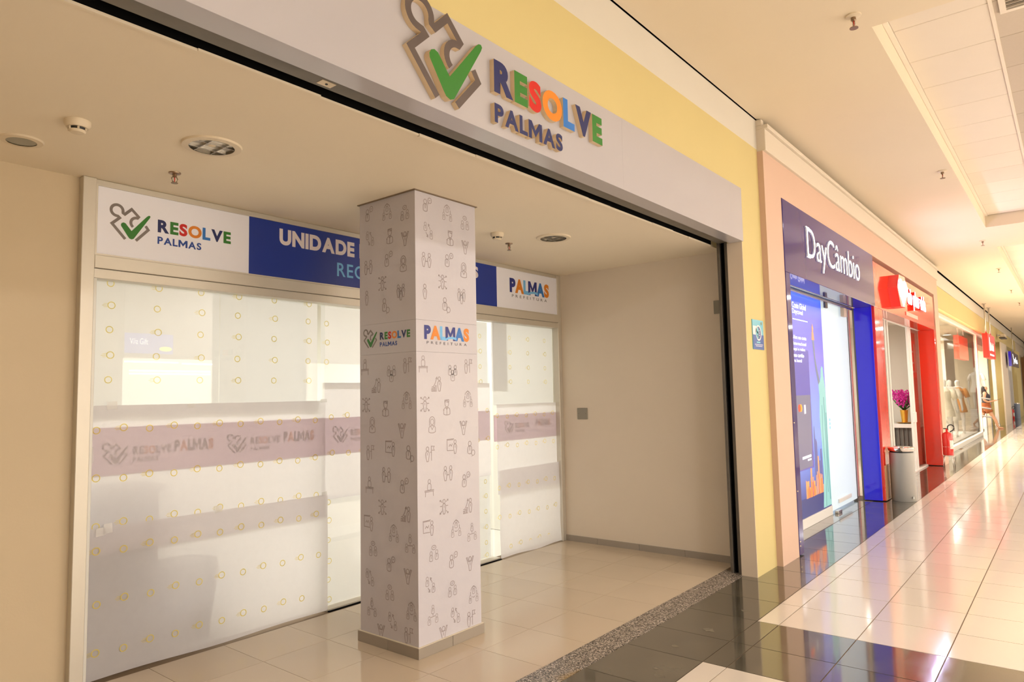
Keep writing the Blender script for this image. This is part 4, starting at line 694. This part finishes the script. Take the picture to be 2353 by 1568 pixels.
def extinguisher(x, y, label, full=True):
    t = thing('fire_extinguisher', (x,y,0), label, 'fire extinguisher', 'red fire extinguishers along the shopfronts'); z0 = 0.245 if full else 0.0
    lathe('cylinder', [(0.0,z0),(0.088,z0+0.005),(0.093,z0+0.02),(0.093,z0+0.40),(0.080,z0+0.435),(0.04,z0+0.455),(0.03,z0+0.46)], (x,y,0), M['redpaint'], t, 28)
    lathe('valve', [(0.022,z0+0.46),(0.022,z0+0.50),(0.012,z0+0.53)], (x,y,0), M['redpaint'], t, 12)
    box('lever', (x-0.012,x+0.012,y-0.02,y+0.06,z0+0.515,z0+0.535), M['dark'], t, 0.003)
    tube('hose', [(x,y-0.02,z0+0.50)]+[(x-0.01,y-0.07-0.055*math.cos(a),z0+0.545+0.06*math.sin(a)) for a in [math.pi*1.1-i*0.45 for i in range(11)]]+[(x-0.02,y-0.05,z0+0.46)], 0.010, M['rubber'], t, 8)
    bm = bmesh.new(); 
    for i in range(6):
        a0 = math.radians(-150+12*i); a1 = a0+math.radians(12); v = [bm.verts.new((x+0.0945*math.cos(q),y+0.0945*math.sin(q),z0+h)) for q, h in ((a0,0.13),(a1,0.13),(a1,0.30),(a0,0.30))]; bm.faces.new(v)
    bm_link('label_sticker', bm, cmat('label_white',225,222,212), t)
    tube('strap', [(x+0.095*math.cos(a),y+0.095*math.sin(a),z0+0.17) for a in [i*math.pi/8 for i in range(16)]], 0.003, M['steel'], t, 5, True)
    if full:
        tube('stand_ring', [(x+0.10*math.cos(a),y+0.10*math.sin(a),z0-0.006) for a in [i*math.pi/10 for i in range(20)]], 0.006, M['steel'], t, 6, True)
        for a in (0.8,2.4,3.9,5.5): tube('stand_leg', [(x+0.10*math.cos(a),y+0.10*math.sin(a),z0-0.006),(x+0.13*math.cos(a),y+0.13*math.sin(a),0.0)], 0.006, M['steel'], t, 6)
extinguisher(16.15, 2.03, 'red fire extinguisher on a wire stand beside the red portal leg')
# ================================================================== boutique with big window
struct('wall_boutique', [(17.5,34,8.0,8.1,0,3.5),(17.4,17.5,2.5,8.1,0,3.5),(33.9,34,2.7,8.1,0,3.5),(17.4,34,2.5,8.1,3.4,3.5)], M['roomc'], 'bright cream interior of the clothing boutique')
struct('floor_boutique', [(17.5,33.9,2.852,8.0,-0.1,0.0)], M['mtile'])
wb = struct('window_4', [(17.15,27.1,2.40,2.50,0,0.125),(17.15,34,2.38,2.48,3.28,3.37),(27.06,27.22,2.40,2.48,0.1,3.3),(17.15,17.3,2.40,2.48,0.1,3.3)], M['white_alu'], 'big shop window of the boutique', 0.004)
for x0, x1 in ((17.3,22.1),(22.12,27.06)): box('pane', (x0,x1,2.44,2.448,0.125,3.28), M['glass_far'], wb)
tag(box('display_plinth', (17.6,26.8,2.52,3.2,0.0,0.14), M['roomw']), 'low white display platform inside the boutique window', 'platform')
box_p = struct('wall_boutique_partition', [(28.6,31.0,3.5,3.6,0,3.35),(24.5,25.2,5.0,5.2,0,2.8),(26.2,26.9,5.0,5.2,0,2.8)], mat('boutique_panel',(0.95,0.86,0.70,1),0.6))
struct('trim_4', [(27.22,34,2.48,2.9,3.02,3.28)], mat('boutique_soffit',(0.28,0.09,0.04,1),0.5), 'dark red soffit over the boutique entrance')
def skin_mesh(name, nodes, edges, m, parent, sub=2):
    me = bpy.data.meshes.new(name); me.from_pydata([n[:3] for n in nodes], edges, []); o = bpy.data.objects.new(name, me); COL.objects.link(o)
    md = o.modifiers.new('s', 'SKIN'); sv = me.skin_vertices[0].data
    for i, n in enumerate(nodes): sv[i].radius = (n[3], n[4] if len(n) > 4 else n[3])
    sv[0].use_root = True; o.modifiers.new('d', 'SUBSURF').levels = sub; o.modifiers['d'].render_levels = sub
    dg = bpy.context.evaluated_depsgraph_get(); dg.update(); e = o.evaluated_get(dg); m2 = bpy.data.meshes.new_from_object(e)
    vs = [v.co.copy() for v in m2.vertices]; fs = [tuple(p.vertices) for p in m2.polygons]; bpy.data.objects.remove(o); return link(name, vs, fs, m, parent, None, True)
def figure(x, y, s=1.0, skin=None, pose='stand', parent=None, z=0.0):
    """one continuous body, facing +X; nodes (x,y,z,rx,ry)"""
    H = 1.6*s
    P_ = lambda a, b, c, r, r_=None: (x+a*s, y+b*s, z+c*s, r*s, (r_ or r)*s)
    walk = pose == 'walk'
    N = [P_(0,0,0.86,0.125,0.15), P_(0.0,0,1.02,0.105,0.125), P_(0.01,0,1.20,0.115,0.15), P_(0.0,0,1.32,0.075,0.12), P_(0.005,0,1.39,0.046), P_(0.015,0,1.45,0.062), P_(0.025,0,1.53,0.075,0.07), P_(0.01,0,1.585,0.045)]
    Ed = [(0,1),(1,2),(2,3),(3,4),(4,5),(5,6),(6,7)]
    def limb(start, pts):
        p = start
        for q in pts: N.append(P_(*q)); Ed.append((p, len(N)-1)); p = len(N)-1
    if walk:
        limb(0, [(0.06,-0.09,0.72,0.088),(0.20,-0.10,0.46,0.058),(0.28,-0.10,0.30,0.055),(0.33,-0.10,0.07,0.034),(0.40,-0.10,0.03,0.030,0.04),(0.50,-0.10,0.02,0.02,0.038)])
        limb(0, [(-0.06,0.09,0.72,0.088),(-0.14,0.10,0.46,0.058),(-0.28,0.10,0.32,0.052),(-0.44,0.10,0.16,0.034),(-0.42,0.10,0.08,0.03,0.036),(-0.36,0.10,0.02,0.02,0.036)])
        limb(3, [(0,-0.16,1.30,0.058),(-0.03,-0.20,1.06,0.045),(0.09,-0.18,1.00,0.038),(0.23,-0.12,1.03,0.028),(0.30,-0.10,1.05,0.026,0.035),(0.35,-0.09,1.06,0.014)])
        limb(3, [(0,0.16,1.30,0.058),(-0.02,0.20,1.06,0.045),(0.09,0.17,1.00,0.038),(0.20,0.10,1.02,0.028),(0.26,0.06,1.04,0.026,0.034),(0.31,0.05,1.05,0.014)])
    else:
        for sy in (-1,1):
            limb(0, [(0,0.09*sy,0.72,0.085),(0.01,0.10*sy,0.44,0.055),(-0.01,0.10*sy,0.28,0.05),(0,0.10*sy,0.06,0.032),(0.06,0.10*sy,0.03,0.03,0.036),(0.14,0.10*sy,0.02,0.018,0.034)])
            limb(3, [(0,0.16*sy,1.30,0.055),(-0.02,0.24*sy,1.06,0.042),(0.04,0.26*sy,0.86,0.03),(0.06,0.26*sy,0.76,0.026,0.032),(0.07,0.26*sy,0.70,0.014)])
    return skin_mesh('body', N, Ed, skin, parent)
MAN = mat('mannequin_white',(0.82,0.80,0.75,1),0.35)
def mannequin(x, y, label, dm, z=0.14, s=1.05, long=False):
    t = thing('mannequin', (x,y,z), label, 'mannequin', 'mannequins in the boutique window'); figure(x, y, s, MAN, 'stand', t, z)
    zb_ = 0.45 if long else 0.62
    lathe('garment', [(0.24,zb_),(0.21,0.80),(0.165,0.98),(0.155,1.08),(0.175,1.22),(0.185,1.30),(0.10,1.40)], (x,y,z+0.04), dm, t, 24)
    for sy in (-1,1): tube('sleeve', [(x,y+0.15*s,z+1.38) if sy > 0 else (x,y-0.15*s,z+1.38),(x-0.01,y+0.21*s*sy,z+1.26),(x-0.01,y+0.25*s*sy,z+1.12)], [0.075,0.075,0.07], dm, t, 10)
mannequin(21.9, 2.76, 'white mannequin in a cream dress standing first behind the boutique glass', mat('cloth_cream',(0.85,0.77,0.60,1),0.8,noise=0.06,nscale=30)); mannequin(23.8, 2.85, 'white mannequin in a pale long dress deeper in the window', mat('cloth_ecru',(0.80,0.74,0.62,1),0.8,noise=0.06,nscale=30), long=True)
mannequin(25.6, 2.86, 'white mannequin in an orange blouse inside the boutique window', mat('cloth_orange',(0.72,0.30,0.06,1),0.8)); mannequin(33.0, 3.02, 'white mannequin standing at the boutique entrance', M['roomw'], 0.7); box('plinth', (32.75,33.25,2.77,3.27,0,0.7), M['white'], bpy.data.objects['mannequin.003'])
GC = [(0.06,0.07,0.08),(0.75,0.7,0.6),(0.15,0.17,0.2),(0.6,0.25,0.08),(0.55,0.5,0.45),(0.1,0.1,0.12),(0.8,0.76,0.7)]
for rk, (rx, ry) in enumerate(((27.8,3.30),(24.2,3.60))):
    t = thing('clothes_rack', (rx,ry,0), ['chrome clothes rack near the boutique entrance','chrome clothes rack behind the mannequin in the long dress'][rk], 'rack'); tube('rail', [(rx-0.9,ry,1.55),(rx+0.9,ry,1.55)], 0.015, M['chrome'], t); 
    for k in (-0.9,0.9): tube('upright', [(rx+k,ry,0.0),(rx+k,ry,1.55)], 0.015, M['chrome'], t); tube('foot', [(rx+k,ry-0.25,0.012),(rx+k,ry+0.25,0.012)], 0.012, M['chrome'], t)
    for i in range(11):
        gx = rx-0.75+0.15*i; c_ = GC[(i+rk*3)%7]; zb_ = 0.75-0.15*((i*5)%3); bm = bmesh.new(); w = 0.22
        o = link('garment', [(gx-0.03,ry-w,zb_),(gx+0.03,ry-w,zb_),(gx+0.03,ry+w,zb_),(gx-0.03,ry+w,zb_),(gx-0.02,ry-w*0.9,1.38),(gx+0.02,ry-w*0.9,1.38),(gx+0.02,ry+w*0.9,1.38),(gx-0.02,ry+w*0.9,1.38),(gx-0.01,ry-0.05,1.47),(gx+0.01,ry-0.05,1.47),(gx+0.01,ry+0.05,1.47),(gx-0.01,ry+0.05,1.47)], [(0,1,5,4),(1,2,6,5),(2,3,7,6),(3,0,4,7),(4,5,9,8),(5,6,10,9),(6,7,11,10),(7,4,8,11),(8,9,10,11),(3,2,1,0)], mat('garment_%d' % ((i+rk*3)%7), (*c_,1), 0.8)); bm.free()
        tag(o, '%s garment hanging on the chrome rack %s' % (['charcoal','beige','slate grey','rust','taupe','black','ivory'][(i+rk*3)%7], 'near the boutique entrance' if rk == 0 else 'behind the mannequin in the long dress'), 'garment', 'garments on rack beside the %s' % ('ecru mannequin' if rk == 0 else 'banner strip'))
for i in range(10):
    x = 18.6+0.9*i+0.3*(i%2); y = 3.2+1.1*(i%3)
    t = tag(lathe('track_spot', [(0.07,3.40),(0.07,3.33),(0.12,3.33),(0.12,3.325)], (x,y,0), [M['white'],emis('spot_lit',(1,0.96,0.85,1),6.0)], None, 16, mi=[0,0,1]), 'small lit spotlight on the boutique ceiling', 'spotlight', 'boutique ceiling spotlights')
for i, (x, z0, z1, w) in enumerate(((26.3,2.2,3.1,0.25),(26.5,0.75,1.55,0.25))): tag(box('sale_strip', (x,x+w,2.452,2.458,z0,z1), cmat('sale_red',225,60,35,0.4,0.15)), ['upper red promotional strip inside the boutique glass','lower red promotional strip inside the boutique glass'][i], 'banner')
hs = thing('hanging_sign', (26.9,2.06,2.48), 'red box sign hanging on two rods before the boutique', 'sign')
box('box', (25.75,28.1,1.985,2.135,2.48,3.235), mat('hang_red',(0.85,0.02,0.01,1),0.3,emit=0.35), hs, 0.006)
for sh_ in [poly([(26.05,2.70),(26.38,2.70),(26.36,3.13),(26.16,3.13)])]+[poly([(26.45+0.17*q,2.72),(26.58+0.17*q,2.72),(26.57+0.17*q,2.98-0.04*(q%3)),(26.46+0.17*q,2.98-0.04*(q%3))]) for q in range(7)]+[ribbon([(26.1+0.3*q,2.58),(26.33+0.3*q,2.58)],0.06) for q in range(5)]: art('mark', [sh_], FRONT, (0,1.985,0), 0, [mat('hang_white',(0.95,0.85,0.8,1),0.4,emit=0.6)], hs, 0.002)
for x in (26.25,27.7): tube('rod', [(x,2.06,3.235),(x,2.06,4.2)], 0.022, M['steel'], hs, 8); lathe('flange', [(0.06,4.2),(0.06,4.185)], (27.7 if x > 27 else 26.25,2.06,0), M['steel'], hs, 12)
gx, gy = 30.2, 2.75
t = thing('security_gate', (gx,gy,0), 'grey security gate pedestal with slanted bars at the boutique entrance', 'security gate')
tube('upright', [(gx,gy,0.0),(gx,gy,1.55)], 0.05, M['binm'], t, 8); box('base', (gx-0.2,gx+0.2,gy-0.1,gy+0.06,0.0,0.05), M['binm'], t, 0.006)
for zz in (1.20,0.85,0.55): tube('bar', [(gx,gy,zz),(gx+0.1,gy-0.2,zz-0.05),(gx+0.1,gy-0.36,zz-0.08)], 0.03, M['binm'], t, 8)
t = thing('entrance_frame', (33.4,2.46,0), 'slim aluminium frame post at the boutique entrance beside the pier', 'frame'); box('post', (33.3,33.5,2.40,2.52,0,3.28), M['white_alu'], t, 0.006); box('kick_plate', (33.26,33.54,2.38,2.54,0,0.12), M['steel'], t, 0.006)
# the walking person
pz = thing('person', (31.7,2.66,0), 'person with long dark hair, black top and rust shorts walking out looking at a phone', 'person')
SKIN = mat('skin',(0.62,0.33,0.19,1),0.5); px_, py_ = 31.7, 2.66
figure(px_, py_, 1.0, SKIN, 'walk', pz); pz.rotation_euler.z = -math.pi/2   # walks out of the shop, towards the mall
HAIR = mat('hair_dark',(0.02,0.012,0.009,1),0.5)
skin_mesh('hair', [(px_-0.015,py_,1.585,0.075,0.08),(px_-0.05,py_,1.52,0.085,0.085),(px_-0.06,py_,1.40,0.075,0.085),(px_-0.05,py_,1.26,0.06,0.085),(px_-0.03,py_,1.14,0.03,0.06),(px_+0.05,py_-0.09,1.34,0.035),(px_+0.09,py_-0.10,1.20,0.03),(px_+0.10,py_-0.10,1.10,0.015)], [(0,1),(1,2),(2,3),(3,4),(2,5),(5,6),(6,7)], HAIR, pz)
skin_mesh('nose', [(px_+0.072,py_,1.512,0.012),(px_+0.090,py_,1.496,0.011)], [(0,1)], SKIN, pz, 1)
for sy in (-1,1): lathe('eye', [(0.0,-0.006),(0.007,0.0),(0.0,0.006)], (px_+0.074,py_+0.026*sy,1.528), M['dark'], pz, 8); tube('eyebrow', [(px_+0.077,py_+0.014*sy,1.545),(px_+0.070,py_+0.040*sy,1.545)], 0.003, HAIR, pz, 5); lathe('ear', [(0.0,-0.02),(0.012,0.0),(0.0,0.02)], (px_+0.01,py_+0.060*sy,1.51), SKIN, pz, 8)
tube('mouth', [(px_+0.066,py_-0.018,1.468),(px_+0.072,py_,1.468),(px_+0.066,py_+0.018,1.468)], 0.005, mat('lips',(0.45,0.10,0.08,1),0.5), pz, 5)
def shell(name, prof, m, par, sx=1.0):
    vs = []; fs = []; seg = 24
    for (zz, rx, ry, ox) in prof:
        for k in range(seg): a = 2*math.pi*k/seg; vs.append((px_+ox+rx*math.cos(a), py_+ry*math.sin(a), zz))
    for i in range(len(prof)-1):
        for k in range(seg): a, b = i*seg+k, i*seg+(k+1)%seg; fs.append((a,b,b+seg,a+seg))
    return link(name, vs, fs, m, par, None, True)
shell('top', [(0.94,0.135,0.165,0),(1.02,0.125,0.150,0),(1.12,0.135,0.160,0.005),(1.20,0.145,0.170,0.012),(1.28,0.125,0.165,0.006),(1.33,0.07,0.13,0)], mat('top_black',(0.02,0.02,0.03,1),0.6), pz)
RUST = mat('shorts_rust',(0.33,0.09,0.02,1),0.7); shell('shorts', [(0.74,0.155,0.175,0),(0.84,0.16,0.185,0),(0.92,0.142,0.17,0),(0.97,0.135,0.165,0)], RUST, pz)
tube('short_leg', [(px_+0.02,py_-0.085,0.82),(px_+0.085,py_-0.095,0.68),(px_+0.12,py_-0.098,0.60)], [0.115,0.115,0.112], RUST, pz, 14); tube('short_leg', [(px_-0.02,py_+0.085,0.82),(px_-0.075,py_+0.095,0.68),(px_-0.10,py_+0.098,0.60)], [0.115,0.115,0.112], RUST, pz, 14)
for fx, fy, sy in ((0.30,-0.085,-1),(0.26,0.055,1)):
    for k in range(4): tube('finger', [(px_+fx+0.02,py_+fy+0.012*k-0.02,1.045),(px_+fx+0.065,py_+fy+0.012*k-0.02,1.055-0.003*k),(px_+fx+0.085-0.004*k,py_+fy+0.012*k-0.02,1.07)], [0.009,0.008,0.006], SKIN, pz, 6)
    tube('thumb', [(px_+fx,py_+fy+0.03*sy*-1,1.055),(px_+fx+0.04,py_+fy+0.035*sy*-1,1.075)], [0.010,0.007], SKIN, pz, 6)
for (fx, fy, fz) in ((0.42,-0.10,0.0),(-0.40,0.10,0.02)): box('sandal', (px_+fx-0.10,px_+fx+0.13,py_+fy-0.045,py_+fy+0.045,fz,fz+0.014), mat('sandal_tan',(0.40,0.2,0.1,1),0.6), pz, 0.005)
ph = tag(link('mobile_phone', [(px_+u, py_-a, z_) for u, a, z_ in [(-0.115,0.36,1.07),(-0.115,0.49,1.11),(-0.045,0.49,1.11),(-0.045,0.36,1.07),(-0.115,0.357,1.079),(-0.115,0.487,1.119),(-0.045,0.487,1.119),(-0.045,0.357,1.079)]], [(0,3,2,1),(4,5,6,7),(0,1,5,4),(1,2,6,5),(2,3,7,6),(3,0,4,7)], M['dark']), 'black mobile phone held out by the walking person', 'phone')
# ================================================================== far end of the row
cc = thing('security_camera', (33.0,2.15,3.45), 'white security camera with black visor on the far yellow wall', 'camera'); box('bracket', (33.0,33.1,2.1,2.25,3.55,3.62), M['white'], cc, 0.004); box('body', (32.6,33.3,1.96,2.12,3.46,3.60), M['plastic'], cc, 0.02); box('visor', (32.3,33.3,1.94,2.14,3.42,3.455), M['dark'], cc, 0.006)
extinguisher(41.0, 2.42, 'small red fire extinguisher standing on the floor beside the blue-grey bin', False)
bn = thing('waste_bin', (41.6,2.24,0), 'blue-grey cylindrical waste bin beside the far pier', 'bin'); lathe('body', [(0.115,0.0),(0.12,0.70)], (41.6,2.24,0), mat('bin_blue_grey',(0.30,0.36,0.45,1),0.4), bn, 28); lathe('rim', [(0.12,0.70),(0.128,0.71),(0.128,0.745),(0.10,0.75),(0.09,0.72)], (41.6,2.24,0), M['chrome'], bn, 28)
fs_ = thing('hanging_sign', (38.3,2.05,2.42), 'dark navy box sign with white script at the far end of the row', 'sign'); box('box', (36.0,40.6,2.0,2.10,2.42,3.05), M['purple'], fs_, 0.01); box('edge', (35.9,36.0,2.0,2.10,2.42,3.05), M['blue'], fs_)
art('script_mark', [ribbon([(36.9,2.95),(37.4,2.7),(37.2,2.55),(37.9,2.75),(38.2,2.6),(38.7,2.85),(39.0,2.6),(39.5,2.75),(39.8,2.6)],0.06)], FRONT, (0,2.0,0), 0, [M['lit']], fs_, 0.003); tube('bracket', [(38.2,2.05,3.05),(38.2,2.05,4.2)], 0.02, M['steel'], fs_, 6)
struct('wall_far_shops', [(36.9,43,5.0,5.1,0,3.4),(36.9,43,2.6,5.1,3.35,3.4),(46,56,2.6,2.7,0,3.4)], M['roomc'])
for i, x in enumerate((37.2,38.8,40.2,42.3)): tag(box('door_post', (x,x+0.18,2.38,2.5,0,3.3), M['white_alu'], bev=0.006), 'pale metal shopfront post beyond the boutique pier', 'post', 'far shopfront posts')
tag(box('far_shutter', (39.0,42.28,2.53,2.56,0,2.4), mat('shutter_blue_grey',(0.40,0.40,0.46,1),0.4,0.3,noise=0.1,nscale=8)), 'blue-grey closed shutter under the navy sign', 'shutter')
area('far_luminaire', (39.5,3.8,3.2), 2.0, 90, (1,0.93,0.85), sy=1.2)
